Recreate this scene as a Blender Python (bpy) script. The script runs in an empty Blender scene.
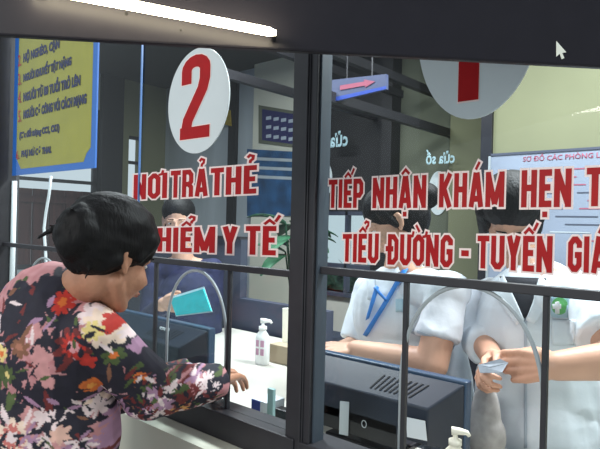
import bpy, bmesh, math, random
import numpy as np
from mathutils import Vector as V, Matrix, noise
from mathutils.bvhtree import BVHTree
random.seed(7)
SC = bpy.context.scene
COL = SC.collection

# ------------------------------------------------------------------ camera
F_PX = 560.0
A = math.radians(41.3); PH = math.radians(1.4)
FW = V((-math.sin(A), math.cos(A), 0)); R0 = V((math.cos(A), math.sin(A), 0)); U0 = V((0, 0, 1))
RT = R0*math.cos(PH) + U0*math.sin(PH)
UP = -R0*math.sin(PH) + U0*math.cos(PH)
CAM = V((0, -1.0, 1.45))
cd = bpy.data.cameras.new('camera'); cam = bpy.data.objects.new('camera', cd); COL.objects.link(cam)
cd.sensor_width = 36; cd.lens = 36*F_PX/600; cd.clip_start = .02
cam.matrix_world = Matrix(((RT.x, UP.x, -FW.x, CAM.x), (RT.y, UP.y, -FW.y, CAM.y), (RT.z, UP.z, -FW.z, CAM.z), (0, 0, 0, 1)))
SC.camera = cam

def ray(px, py): return FW + RT*((px-300)/F_PX) + UP*((224.5-py)/F_PX)
def W(px, py, Z): return CAM + ray(px, py)*Z                      # a point at depth Z
def G(px, py, Y=0.0):                                             # a point on the plane at y=Y
    d = ray(px, py); return CAM + d*((Y-CAM.y)/d.y)
def GX(px, py, X):
    d = ray(px, py); return CAM + d*((X-CAM.x)/d.x)

# ------------------------------------------------------------------ materials
def mat(name, col, rough=.6, metal=0, emit=None, estr=1, spec=.5, var=0.0, vscale=8, bump=0.0, bscale=40, vcol=None, stretch=None):
    m = bpy.data.materials.new(name); m.use_nodes = True
    nt = m.node_tree; b = nt.nodes['Principled BSDF']
    b.inputs['Base Color'].default_value = (*col, 1); b.inputs['Roughness'].default_value = rough
    b.inputs['Metallic'].default_value = metal; b.inputs['Specular IOR Level'].default_value = spec
    if emit: b.inputs['Emission Color'].default_value = (*emit, 1); b.inputs['Emission Strength'].default_value = estr
    tc = nt.nodes.new('ShaderNodeTexCoord')
    src = tc.outputs['Object']
    if stretch:
        mp = nt.nodes.new('ShaderNodeMapping'); mp.inputs['Scale'].default_value = stretch
        nt.links.new(src, mp.inputs['Vector']); src = mp.outputs['Vector']
    if vcol:
        at = nt.nodes.new('ShaderNodeAttribute'); at.attribute_name = vcol
        nt.links.new(at.outputs['Color'], b.inputs['Base Color'])
    elif var:
        n = nt.nodes.new('ShaderNodeTexNoise'); n.inputs['Scale'].default_value = vscale; n.inputs['Detail'].default_value = 5
        r = nt.nodes.new('ShaderNodeValToRGB')
        r.color_ramp.elements[0].color = (*[c*(1-var) for c in col], 1); r.color_ramp.elements[0].position = .3
        r.color_ramp.elements[1].color = (*[min(1, c*(1+var)) for c in col], 1); r.color_ramp.elements[1].position = .7
        nt.links.new(src, n.inputs['Vector']); nt.links.new(n.outputs['Fac'], r.inputs['Fac']); nt.links.new(r.outputs['Color'], b.inputs['Base Color'])
    if bump:
        n2 = nt.nodes.new('ShaderNodeTexNoise'); n2.inputs['Scale'].default_value = bscale; n2.inputs['Detail'].default_value = 4
        bp = nt.nodes.new('ShaderNodeBump'); bp.inputs['Strength'].default_value = bump; bp.inputs['Distance'].default_value = .01
        nt.links.new(src, n2.inputs['Vector']); nt.links.new(n2.outputs['Fac'], bp.inputs['Height']); nt.links.new(bp.outputs['Normal'], b.inputs['Normal'])
    return m

M = dict(
    frame=mat('dark_aluminium', (.024, .023, .028), .5, .1, var=.15, vscale=20),
    rim=mat('glass_rim', (.34, .38, .40), .3), strip=mat('lit_reveal_grey', (.045, .06, .08), .5), edge=mat('edge_pale_blue', (.10, .22, .50), .3),  # strip colour carries the light on the stile side
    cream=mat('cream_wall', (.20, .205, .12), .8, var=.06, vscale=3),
    outwall=mat('pale_wall', (.62, .62, .52), .8, var=.04, vscale=5),
    greyw=mat('grey_wall', (.42, .47, .50), .8, var=.12, vscale=2, stretch=(3, 3, .4)),
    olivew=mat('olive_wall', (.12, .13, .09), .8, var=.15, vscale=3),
    darkw=mat('dark_panel', (.012, .011, .012), .6, var=.3, vscale=6),
    ceil=mat('ceiling_paint', (.05, .05, .05), .8),
    floor=mat('floor_tile', (.35, .34, .32), .35, var=.08),
    white=mat('white_laminate', (.62, .60, .54), .35, var=.03, vscale=6),
    slate=mat('slate_partition', (.055, .065, .10), .6, var=.12, vscale=4),
    red=mat('red_vinyl', (.40, .006, .008), .5, spec=.2, var=.08, vscale=30),
    halo=mat('pink_white_vinyl', (.92, .74, .70), .5),
    oval=mat('oval_vinyl', (.66, .72, .73), .5, var=.03),
    signb=mat('sign_board', (.06, .075, .15), .6), pale=mat('pale_sticker', (.55, .78, .84), .6),
    yellow=mat('poster_yellow', (.42, .36, .03), .5, var=.06, vscale=15),
    blue=mat('poster_blue', (.02, .16, .60), .5),
    ink=mat('navy_ink', (.02, .02, .10), .6),
    redink=mat('red_ink', (.6, .05, .03), .6),
    mauveink=mat('mauve_ink', (.32, .07, .12), .6),
    whiteink=mat('white_ink', (.75, .78, .8), .6),
    monitor=mat('monitor_plastic', (.014, .020, .034), .38, var=.1, vscale=20),
    monblue=mat('monitor_edge_plastic', (.03, .06, .11), .3),
    black=mat('black_plastic', (.008, .008, .012), .4),
    slot=mat('vent_black', (.002, .002, .003), .8),
    label=mat('paper_label', (.62, .66, .7), .6),
    bottle=mat('white_plastic', (.85, .87, .86), .3),
    creamp=mat('cream_plastic', (.85, .83, .70), .4),
    pinkp=mat('pink_print', (.55, .30, .42), .5),
    beige=mat('beige_card', (.42, .34, .24), .8, var=.05),
    bluebox=mat('blue_carton', (.02, .06, .35), .5),
    teal=mat('teal_grey_plastic', (.30, .46, .46), .4),
    cyan=mat('cyan_paper', (.02, .62, .66), .6, var=.12, vscale=30),
    paper=mat('white_paper', (.8, .85, .9), .6),
    greypaper=mat('grey_blue_paper', (.42, .48, .55), .6, var=.1, vscale=40),
    fence=mat('brown_fence', (.10, .035, .03), .8, var=.3, vscale=3, stretch=(1, 8, .6)),
    leaf=mat('leaf_green', (.03, .12, .06), .5, var=.4, vscale=20),
    hedge=mat('hedge_green', (.06, .12, .08), .8, var=.5, vscale=30),
    pot=mat('pot', (.2, .1, .06), .7),
    board=mat('whiteboard_blue', (.24, .28, .36), .45, var=.07, vscale=5),
    bluepost=mat('blue_wall_poster', (.015, .07, .17), .5, var=.4, vscale=9),
    gold=mat('gold_plaque', (.35, .25, .02), .5, var=.3, vscale=50),
    skin_w=mat('skin_tan', (.42, .20, .12), .5, var=.12, vscale=30, bump=.15, bscale=120),
    skin_n=mat('skin_light', (.62, .36, .25), .5, var=.07, vscale=20),
    skin_d=mat('skin_warm', (.55, .30, .20), .5, var=.07, vscale=20),
    hair=mat('black_hair', (.004, .0035, .004), .6, spec=.22, bump=.25, bscale=60, stretch=(3, 3, .6)),
    shirt=mat('floral_fabric', (1, 1, 1), .75, vcol='floral', bump=.15, bscale=500),
    coat=mat('white_coat', (.74, .80, .86), .75, var=.03, vscale=12, bump=.2, bscale=30),
    coatshade=mat('coat_seam', (.45, .52, .60), .8),
    navy=mat('navy_fabric', (.01, .014, .06), .8, var=.3, vscale=30),
    blackcloth=mat('black_cloth', (.008, .009, .016), .8),
    lanyard=mat('lanyard_blue', (.02, .20, .62), .5),
    green=mat('badge_green', (.10, .42, .12), .5),
    ltblue=mat('badge_ring', (.45, .65, .75), .5),
    trousers=mat('dark_trousers', (.03, .03, .04), .8),
    greycloth=mat('grey_weave', (.36, .35, .34), .9, var=.15, vscale=40),
    eye=mat('eye_white', (.7, .7, .68), .3), iris=mat('dark_iris', (.02, .01, .01), .2),
    lips=mat('lips', (.42, .13, .11), .5),
    gold_rim=mat('spectacle_black', (.01, .01, .01), .3),
    streak=mat('streak_white', (.8, .85, .88), .5),
    panel=mat('screen_bar_black', (.020, .0185, .024), .36, spec=.13, var=.05, vscale=30),
    tube=mat('reflection_glow', (1, 1, 1), .5, emit=(1, .88, .60), estr=32.0),  # emission stands in for a reflected light streak
    arrow=mat('arrow_white', (.9, .9, .78), .6),
    arrowdark=mat('arrow_outline', (.02, .02, .02), .6),
    stain=mat('speck', (.0, .0, .0), .9),
)
def glass_mat():
    m = bpy.data.materials.new('clear_glass'); m.use_nodes = True; nt = m.node_tree; nt.nodes.clear()
    o = nt.nodes.new('ShaderNodeOutputMaterial'); mx = nt.nodes.new('ShaderNodeMixShader')
    t = nt.nodes.new('ShaderNodeBsdfTransparent'); t.inputs['Color'].default_value = (.95, .98, .98, 1)
    g = nt.nodes.new('ShaderNodeBsdfGlossy'); g.inputs['Roughness'].default_value = .03
    f = nt.nodes.new('ShaderNodeFresnel'); f.inputs['IOR'].default_value = 1.35
    ge = nt.nodes.new('ShaderNodeNewGeometry'); mu = nt.nodes.new('ShaderNodeMath'); mu.operation = 'MULTIPLY'; su = nt.nodes.new('ShaderNodeMath'); su.operation = 'SUBTRACT'; su.inputs[0].default_value = 1
    nt.links.new(ge.outputs['Backfacing'], su.inputs[1]); nt.links.new(f.outputs[0], mu.inputs[0]); nt.links.new(su.outputs[0], mu.inputs[1])
    nt.links.new(mu.outputs[0], mx.inputs[0]); nt.links.new(t.outputs[0], mx.inputs[1]); nt.links.new(g.outputs[0], mx.inputs[2]); nt.links.new(mx.outputs[0], o.inputs['Surface'])
    return m
M['glass'] = glass_mat()

# ------------------------------------------------------------------ helpers
def link_mesh(name, me, m, parent=None):
    o = bpy.data.objects.new(name, me); COL.objects.link(o)
    for x in (m if isinstance(m, (list, tuple)) else [m]): me.materials.append(M[x])
    if parent: o.parent = parent; o.matrix_parent_inverse = parent.matrix_world.inverted()
    return o
def tag(o, label=None, cat=None, group=None, kind=None):
    if label: o['label'] = label
    if cat: o['category'] = cat
    if group: o['group'] = group
    if kind: o['kind'] = kind
    return o
def empty(name, loc, label=None, cat=None, group=None, kind=None):
    o = bpy.data.objects.new(name, None); COL.objects.link(o); o.location = loc; o.empty_display_size = .05
    o.matrix_world = Matrix.Translation(loc)
    return tag(o, label, cat, group, kind)

class MB:
    def __init__(s): s.v = []; s.f = []; s.mi = []; s.cur = 0
    def add(s, vs, fs):
        n = len(s.v); s.v += [tuple(v) for v in vs]; s.f += [tuple(i+n for i in f) for f in fs]; s.mi += [s.cur]*len(fs); return s
    def box(s, a, b):
        x0, y0, z0 = [min(p, q) for p, q in zip(a, b)]; x1, y1, z1 = [max(p, q) for p, q in zip(a, b)]
        return s.add([(x0, y0, z0), (x1, y0, z0), (x1, y1, z0), (x0, y1, z0), (x0, y0, z1), (x1, y0, z1), (x1, y1, z1), (x0, y1, z1)],
                     [(0, 3, 2, 1), (4, 5, 6, 7), (0, 1, 5, 4), (1, 2, 6, 5), (2, 3, 7, 6), (3, 0, 4, 7)])
    def hexa(s, q, off):                 # quad of 4 points extruded by a vector
        q = [V(p) for p in q]; off = V(off)
        return s.add(q+[p+off for p in q], [(0, 3, 2, 1), (4, 5, 6, 7), (0, 1, 5, 4), (1, 2, 6, 5), (2, 3, 7, 6), (3, 0, 4, 7)])
    def prism(s, pts, off):
        pts = [V(p) for p in pts]; off = V(off); n = len(pts)
        return s.add(pts+[p+off for p in pts], [tuple(range(n))[::-1], tuple(range(n, 2*n))]+[(i, (i+1) % n, n+(i+1) % n, n+i) for i in range(n)])
    def tube(s, pts, r, n=10, cap=True):
        pts = [V(p) for p in pts]; rs = r if isinstance(r, (list, tuple)) else [r]*len(pts)
        vs = []; fs = []; prev = None
        for i, p in enumerate(pts):
            d = (pts[min(i+1, len(pts)-1)]-pts[max(i-1, 0)]).normalized()
            if prev is None: a = d.orthogonal().normalized()
            else: a = (prev-d*prev.dot(d)).normalized()
            prev = a; b = d.cross(a)
            for k in range(n):
                t = 2*math.pi*k/n; vs.append(p+(a*math.cos(t)+b*math.sin(t))*rs[i])
        for i in range(len(pts)-1):
            for k in range(n): fs.append((i*n+k, i*n+(k+1) % n, (i+1)*n+(k+1) % n, (i+1)*n+k))
        if cap: fs += [tuple(range(n))[::-1], tuple((len(pts)-1)*n+k for k in range(n))]
        return s.add(vs, fs)
    def lathe(s, c, prof, n=24, sy=1.0):
        c = V(c); vs = []; fs = []
        for r, z in prof:
            for k in range(n):
                t = 2*math.pi*k/n; vs.append(c+V((r*math.cos(t), r*math.sin(t)*sy, z)))
        for i in range(len(prof)-1):
            for k in range(n): fs.append((i*n+k, i*n+(k+1) % n, (i+1)*n+(k+1) % n, (i+1)*n+k))
        fs += [tuple(range(n))[::-1], tuple((len(prof)-1)*n+k for k in range(n))]
        return s.add(vs, fs)
    def build(s, name, m, parent=None, bevel=0, smooth=False, origin=None, tri=False):
        me = bpy.data.meshes.new(name)
        if origin is None and parent is None and s.v:
            xs = np.array(s.v); origin = V((float(xs[:, 0].mean()), float(xs[:, 1].mean()), float(xs[:, 2].min())))
        off = V(origin) if (origin is not None and parent is None) else V((0, 0, 0))
        me.from_pydata([V(v)-off for v in s.v], [], s.f); me.update()
        bm = bmesh.new(); bm.from_mesh(me); bmesh.ops.recalc_face_normals(bm, faces=bm.faces)
        if tri: bmesh.ops.triangulate(bm, faces=bm.faces)
        bm.to_mesh(me); bm.free()
        for p, i in zip(me.polygons, s.mi if not tri else [0]*len(me.polygons)): p.material_index = i
        if smooth:
            for p in me.polygons: p.use_smooth = True
        o = bpy.data.objects.new(name, me); COL.objects.link(o); o.matrix_world = Matrix.Translation(off)
        for x in (m if isinstance(m, (list, tuple)) else [m]): me.materials.append(M[x])
        if parent:
            o.parent = parent; o.matrix_parent_inverse = parent.matrix_world.inverted(); 
        if bevel:
            b = o.modifiers.new('bevel', 'BEVEL'); b.width = bevel; b.segments = 2; b.limit_method = 'ANGLE'
        return o
def fixworld(o): return o

# ------------------------------------------------------------------ setting
def struct(mb, name, m, **k): return tag(mb.build(name, m, **k), kind='structure')
ZS = .955                                    # top of the bottom rail of the window
ZB = .885
XL, XR = -5.0, 1.4
struct(MB().box((XL-3, -4, -.1), (XR+1.5, 6, 0)), 'floor', 'floor')
struct(MB().box((XL, -.10, 0), (XR, .09, ZB)), 'wall_front', 'outwall')
struct(MB().box((XL-.2, .09, 2.85), (XR, 2.7, 2.95)), 'ceiling', 'ceil')
# front wall above the windows
struct(MB().box((XL, -.05, 2.35), (XR, .09, 2.95)), 'wall_front', 'darkw')
# back wall y=2.5 with window opening
def xb(px, y=2.5): return G(px, 230, y).x
wx0, wx1 = xb(296), xb(371); wz0, wz1 = 0.93, 1.56
gx = xb(452)
w = MB(); w.box((XL, 2.5, 0), (wx0, 2.6, 2.85))
struct(w, 'wall_back', 'greyw')
w = MB(); w.box((wx0, 2.5, 0), (wx1, 2.6, wz0))
struct(w, 'wall_back', 'white')
w = MB(); w.box((wx0, 2.5, wz1), (xb(388), 2.6, 2.85)); w.box((wx1, 2.5, wz0-.9), (xb(388), 2.6, wz1))
struct(w, 'wall_back', 'darkw')
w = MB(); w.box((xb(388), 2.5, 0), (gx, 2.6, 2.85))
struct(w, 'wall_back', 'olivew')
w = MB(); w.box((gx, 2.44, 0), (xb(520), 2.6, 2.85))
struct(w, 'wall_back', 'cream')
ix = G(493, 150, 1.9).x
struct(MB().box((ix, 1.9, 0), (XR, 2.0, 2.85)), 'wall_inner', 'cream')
struct(MB().box((ix-.06, 1.88, 0), (ix, 2.05, 2.85)), 'trim_1', 'black')
struct(MB().box((XR, -.1, 0), (XR+.1, 2.7, 2.95)), 'wall_right', 'outwall')
# dark door panel leaf left of the inner wall
# left wall x=-5 : opening, column, yellow wall with a little window
def yl(px): return GX(px, 220, XL).y
w = MB(); w.box((XL-.1, -.1, 0), (XL, yl(97), 1.0)); w.box((XL-.1, -.1, 2.5), (XL, yl(97), 2.85)); struct(w, 'wall_left', 'greyw')
struct(MB().box((XL-.12, yl(97), 0), (XL+.06, yl(118), 2.85)), 'trim_2', 'darkw')
ya, yb_ = yl(127), yl(139)
w = MB(); w.box((XL-.1, yl(118), 0), (XL, ya, 2.85)); w.box((XL-.1, yb_, 0), (XL, 2.5, 2.85)); w.box((XL-.1, ya, 0), (XL, yb_, 1.6)); w.box((XL-.1, ya, 2.3), (XL, yb_, 2.85))
struct(w, 'wall_left', 'cream')
w4 = empty('window_4', (XL, (ya+yb_)/2, 1.6), kind='structure')
f = MB()
for z in (1.6, 2.02, 2.27): f.box((XL-.06, ya, z), (XL-.02, yb_, z+.03))
f.build('window_frame', 'frame', w4)
w5 = empty('window_5', (XL, .5, 1.0), kind='structure')
f = MB(); f.box((XL-.06, 0, 1.0), (XL-.02, yl(97), 1.04)); f.box((XL-.06, 0, 1.78), (XL-.02, yl(97), 1.81)); f.box((XL-.06, 0, 2.46), (XL-.02, yl(97), 2.5)); f.box((XL-.06, yl(97)-.04, 1.0), (XL-.02, yl(97), 2.5))
f.build('window_frame', 'frame', w5)
# back window
w3 = empty('window_3', ((wx0+wx1)/2, 2.5, wz0), kind='structure')
f = MB(); wm = xb(346)
f.box((wx0, 2.5, 1.12), (wx1, 2.56, 1.15)); f.box((wx0, 2.46, wz0-.03), (wx1, 2.6, wz0)); f.box((wx0, 2.5, wz1-.03), (wx1, 2.56, wz1)); f.box((wm-.012, 2.5, wz0), (wm+.012, 2.55, wz1))
f.build('window_frame', 'slate', w3)
MB().box((wx0, 2.545, wz0), (wx1, 2.55, wz1)).build('window_pane', 'glass', w3)
# dark post on back wall and ceiling beams running away from the counter
struct(MB().box((xb(388), 2.38, 0), (xb(398), 2.5, 2.85)), 'trim_3', 'darkw')
for k, (px, py, z) in enumerate([(352, 108, 2.05), (378, 84, 2.35), (430, 125, 2.05), (420, 85, 2.45)]):
    p = G(px, py, 2.2)
    struct(MB().box((p.x-.02, 1.0, p.z-.04), (p.x+.02, 2.5, p.z+.01)), 'trim_%d' % (4+k), 'frame')
# dark slanting reflection, built as a solid bulkhead in the left back corner
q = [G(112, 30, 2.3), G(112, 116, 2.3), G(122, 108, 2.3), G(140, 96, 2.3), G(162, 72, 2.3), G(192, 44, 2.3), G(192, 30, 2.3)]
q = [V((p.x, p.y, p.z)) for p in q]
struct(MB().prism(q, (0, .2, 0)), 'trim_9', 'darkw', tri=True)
# cream upright panel left of the mullion
struct(MB().box((xb(257), 2.42, 0), (xb(298), 2.5, 2.85)), 'trim_10', 'outwall')
struct(MB().box((xb(229), 2.46, 0), (xb(236), 2.5, 2.85)), 'trim_11', 'darkw')

# ------------------------------------------------------------------ service windows
def arch_poly(x0, x1, z0, z1, n=28):
    c = (x0+x1)/2; r = (x1-x0)/2; zs = z0+(z1-z0)*.45
    pts = [(x0, z0)]
    for i in range(n+1):
        t = math.pi-math.pi*i/n; pts.append((c+r*math.cos(t), zs+(z1-zs)*math.sin(t)**.85 if math.sin(t) > 0 else zs))
    pts.append((x1, z0)); return pts
def X(px, py=300): return G(px, py).x
ZT1 = (G(150, 262).z+G(280, 269).z)/2          # transom, left window
ZT2 = (G(330, 275).z+G(590, 294).z)/2+.004
ZTOP = 2.35
def window(name, x0, x1, ztr, bars, arches, loc):
    w = empty(name, loc, kind='structure')
    fr = MB()
    fr.box((x0-.03, -.035, ZB), (x1+.03, .05, ZS)); fr.box((x0-.03, -.035, ZTOP-.06), (x1+.03, .05, ZTOP+.02))
    fr.build('window_frame', 'frame', w, bevel=.003)
    MB().box((x0, -.010, ztr-.0085), (x1, .008, ztr+.0085)).build('transom_bar', 'frame', w, bevel=.002)
    for b in bars: MB().box((b-.005, -.006, ZS), (b+.005, .006, ztr)).build('glazing_bar', 'frame', w, bevel=.002)
    MB().box((x0, -.002, ztr), (x1, .002, ZTOP)).build('upper_pane', 'glass', w)
    # lower pane with arched openings
    pl = [(x0, ZS), (x0, ztr), (x1, ztr), (x1, ZS)]
    out = [(x1, ZS), (x1, ztr), (x0, ztr), (x0, ZS)]
    for (a0, a1, az) in arches: out += arch_poly(a0, a1, ZS, az)
    pg = MB().prism([(x, -.002, z) for x, z in out], (0, .004, 0)).build('lower_pane', 'glass', w, tri=True)
    for (a0, a1, az) in arches:
        MB().tube([(x, 0, z) for x, z in arch_poly(a0, a1, ZS, az)], .0042, 8).build('arch_rim', 'rim', w, smooth=True)
    return w
xc0, xc1 = G(287, 350, -.03).x, G(311, 350, -.03).x
xA = X(4, 250)
w1 = window('window_1', xA, xc0, ZT1, [X(155, 330), X(229, 330)], [(X(167, 340), X(226, 350), G(192, 270).z), (G(27, 290).x, G(62, 290).x, G(44, 258).z)], (xA, 0, ZB))
MB().box((X(142, 130)-.0035, -.008, ZT1), (X(142, 130)+.0015, -.003, ZTOP)).build('sliding_edge', 'edge', w1)
w2 = window('window_2', xc1, XR-.02, ZT2, [X(405, 360), X(545, 370)], [(X(401, 380), X(544, 400), G(478, 287).z)], (xc1, 0, ZB))
p = MB(); p.box((xc0, -.03, ZB-.01), (xc1, .018, ZTOP)); p.box((xc0+.045, -.036, ZB), (xc0+.05, -.03, ZTOP)); p.box((xc1-.022, -.034, ZB), (xc1-.018, -.03, ZTOP))
p.build('centre_stile', 'frame', w2, bevel=.002)
MB().box((xc1, -.02, ZS), (xc1+.005, .016, ZTOP)).build('lit_reveal', 'strip', w2)  # lit side of the stile imitated by a lighter grey-blue strip
p = MB(); p.box((xA-.5, -.045, ZB-.01), (xA+.01, .055, ZTOP)); p.build('end_stile', 'frame', w1, bevel=.002)
struct(MB().box((XL, -.05, ZB), (xA-.5, .09, 2.35)), 'wall_front', 'darkw')

# ------------------------------------------------------------------ stroke lettering
def C8(x0, y0, x1, y1, k=.12):       # closed rounded box centre line
    return [(x0+k, y0), (x1-k, y0), (x1, y0+k), (x1, y1-k), (x1-k, y1), (x0+k, y1), (x0, y1-k), (x0, y0+k), (x0+k, y0)]
t_ = .175; h_ = t_/2; LO, HI = h_, 1-h_
def glyphs():
    g = {}
    L = h_
    def R(w): return w-h_
    g['I'] = (t_, [[(L, 0), (L, 1)]])
    w = .43; g['T'] = (w, [[(0, HI), (w, HI)], [(w/2, 0), (w/2, 1)]])
    w = .50; g['N'] = (w, [[(L, 0), (L, 1)], [(R(w), 0), (R(w), 1)], [(L, .93), (R(w), .07)]])
    w = .48; g['H'] = (w, [[(L, 0), (L, 1)], [(R(w), 0), (R(w), 1)], [(L, .52), (R(w), .52)]])
    w = .38; g['E'] = (w, [[(L, 0), (L, 1)], [(L, HI), (w, HI)], [(L, .52), (w-.04, .52)], [(L, LO), (w, LO)]])
    w = .46; g['P'] = (w, [[(L, 0), (L, 1)], [(L, HI), (R(w)-.08, HI), (R(w), HI-.1), (R(w), .53), (R(w)-.08, .43), (L, .43)]])
    g['R'] = (w, [[(L, 0), (L, 1)], [(L, HI), (R(w)-.08, HI), (R(w), HI-.1), (R(w), .56), (R(w)-.08, .47), (L, .47)], [(R(w)-.1, .47), (R(w), .36), (R(w), 0)]])
    g['B'] = (w, [[(L, 0), (L, 1)], [(L, HI), (R(w)-.08, HI), (R(w), HI-.1), (R(w), .6), (R(w)-.08, .52), (L, .52)], [(R(w)-.08, .52), (R(w), .42), (R(w), .18), (R(w)-.08, LO), (L, LO)]])
    w = .52; g['A'] = (w, [[(L, 0), (w/2-.02, 1)], [(R(w), 0), (w/2+.02, 1)], [(.12, .24), (w-.12, .24)]])
    w = .64; g['M'] = (w, [[(L, 0), (L, 1)], [(R(w), 0), (R(w), 1)], [(L, .95), (w/2, .08)], [(R(w), .95), (w/2, .08)]])
    w = .50; g['K'] = (w, [[(L, 0), (L, 1)], [(L, .38), (R(w), 1)], [(L+.10, .56), (R(w), 0)]])
    w = .47; g['U'] = (w, [[(L, 1), (L, .2), (L+.1, LO), (R(w)-.1, LO), (R(w), .2), (R(w), 1)]])
    w = .48; g['Y'] = (w, [[(L, 1), (w/2, .42)], [(R(w), 1), (w/2, .42)], [(w/2, .5), (w/2, 0)]])
    w = .47; g['O'] = (w, [C8(L, LO, R(w), HI)])
    g['G'] = (w, [[(R(w), .68), (R(w), HI-.1), (R(w)-.1, HI), (L+.1, HI), (L, HI-.12), (L, .2), (L+.1, LO), (R(w)-.1, LO), (R(w), .2), (R(w), .48), (w*.5, .48)]])
    g['D'] = (w, [[(L, 0), (L, 1)], [(L, HI), (R(w)-.12, HI), (R(w), HI-.14), (R(w), .22), (R(w)-.12, LO), (L, LO)], [(-.09, .52), (.25, .52)]])
    g['-'] = (.2, [[(0, .46), (.2, .46)]])
    return g
GL = glyphs()
def marks(kinds, w):
    c = w/2; o = []
    for k in kinds:
        if k == '^': o.append([(c-.15, 1.06), (c, 1.2), (c+.15, 1.06)])
        if k == "'": o.append([(c-.03, 1.08), (c+.1, 1.3)] if '^' not in kinds else [(c+.16, 1.14), (c+.28, 1.36)])
        if k == '`': o.append([(c+.03, 1.08), (c-.12, 1.3)])
        if k == '?':
            d = .0 if '^' not in kinds else .17; e = 0 if '^' not in kinds else .06
            o.append([(c+d-.09, 1.28+e), (c+d-.02, 1.36+e), (c+d+.08, 1.32+e), (c+d+.07, 1.22+e), (c+d, 1.16+e), (c+d-.01, 1.08+e)])
        if k == 'h': o.append([(w-.08, .92), (w+.05, .95), (w+.09, 1.1)])
    return o
def strip(pts, half, ext):
    pts = [V((x, y)) for x, y in pts]; closed = (pts[0]-pts[-1]).length < 1e-6
    if closed: pts = pts[:-1]
    n = len(pts); left = []; right = []
    if not closed:
        d0 = (pts[1]-pts[0]).normalized(); d1 = (pts[-1]-pts[-2]).normalized()
        pts = [pts[0]-d0*ext]+pts[1:-1]+[pts[-1]+d1*ext]
    for i in range(n):
        a = pts[(i-1) % n] if (closed or i > 0) else None; b = pts[(i+1) % n] if (closed or i < n-1) else None
        d1 = (pts[i]-a).normalized() if a is not None else None; d2 = (b-pts[i]).normalized() if b is not None else None
        if d1 is None: d1 = d2
        if d2 is None: d2 = d1
        n1 = V((-d1.y, d1.x)); n2 = V((-d2.y, d2.x)); m = (n1+n2); m = m.normalized(); k = half/max(.45, m.dot(n1))
        left.append(pts[i]+m*k); right.append(pts[i]-m*k)
    q = []
    for i in range(n if closed else n-1):
        j = (i+1) % n; q.append((left[i], left[j], right[j], right[i]))
    return q
def word_mesh(text, mapf, parent, name='word', halo=.06, mats=('halo', 'red')):
    """text: list of (letter, marks). mapf(u, v)->world for u in 0..width, v in letter heights"""
    gap = .07; mb = MB(); x = 0; allq = []
    for ch, mk in text:
        w, st = GL[ch]
        for s in st: allq.append(([(x+a, b) for a, b in s], h_))
        for s in marks(mk, w): allq.append(([(x+a, b) for a, b in s], .045))
        if '.' in mk: allq.append(([(x+w/2-.075, -.19), (x+w/2+.075, -.19)], .075))
        x += w+gap
    tot = x-gap
    for layer, (e, y) in enumerate(((halo, -.0028), (0, -.0034))):
        mb.cur = layer
        kk = 0
        for s, hh in allq:
            for q in strip(s, hh+e, e):
                kk += 1
                P = [mapf(p.x/tot, p.y)+V((0, y-.000004*kk, 0)) for p in q]
                mb.add(P, [(0, 1, 2, 3)])
    return mb.build(name, mats, parent)
def quadmap(p00, p10, p01, p11, mirror=False):
    """corners given in photo pixels on the glass (bottom-left, bottom-right, top-left, top-right)"""
    a, b, c, d = p00, p10, p01, p11
    def f(u, v): return a*(1-u)*(1-v)+b*u*(1-v)+c*(1-u)*v+d*u*v
    return f
def glass_line(name, label, words, Y=0.0, **k):
    first = words[0]
    org = G(first[1], first[3], Y)
    e = empty(name, org, label, 'lettering')
    for (text, x0, x1, b0, b1, t0, t1) in words:
        f = quadmap(G(x0, b0, Y), G(x1, b1, Y), G(x0, t0, Y), G(x1, t1, Y))
        # keep letters upright: same x for top and bottom
        A0, B0 = G(x0, (b0+t0)/2, Y), G(x1, (b1+t1)/2, Y)
        za, zb, zc, zd = G(x0, b0, Y).z, G(x1, b1, Y).z, G(x0, t0, Y).z, G(x1, t1, Y).z
        f = quadmap(V((A0.x, Y, za)), V((B0.x, Y, zb)), V((A0.x, Y, zc)), V((B0.x, Y, zd)))
        word_mesh(text, f, e, 'word', **k)
    return e
def T(s, m=None):
    m = m or {}; return [(c, m.get(i, '')) for i, c in enumerate(s)]
glass_line('window_lettering', 'red letters TIẾP NHẬN KHÁM HẸN, upper line on the right window', [
    (T('TIEP', {2: "^'"}), 329.5, 364, 208, 208, 180, 178.5), (T('NHAN', {2: '^.'}), 373.5, 427, 208.3, 208, 178, 175),
    (T('KHAM', {2: "'"}), 440, 505, 207.5, 207, 174, 171.5), (T('HEN', {1: '.'}), 522, 572, 207.5, 207, 170.5, 168.5), (T('TI'), 587, 614, 206.5, 206, 168, 167)])
glass_line('window_lettering', 'red letters TIỂU ĐƯỜNG - TUYẾN GIÁ, lower line on the right window', [
    (T('TIEU', {2: '^?'}), 343.5, 379.5, 261.5, 263.5, 234, 233.5), (T('DUONG', {1: 'h', 2: 'h`'}), 388.5, 453.5, 264.5, 267.5, 234, 235),
    (T('-'), 462, 469.5, 268.5, 269, 235, 235), (T('TUYEN', {3: "^'"}), 478, 553, 268, 273, 235.5, 236), (T('GIAP', {2: "'"}), 568.5, 625, 271.5, 275, 236.5, 236)])
glass_line('window_lettering', 'red letters NƠI TRẢ THẺ under the oval on the left window', [
    (T('NOI', {1: 'h'}), 134.5, 168, 200, 198, 175, 172.5), (T('TRA', {2: '?'}), 171.5, 209, 198, 196, 171, 168.5), (T('THE', {2: '?'}), 211.5, 257.5, 195.8, 193.5, 168.5, 165)])
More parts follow.
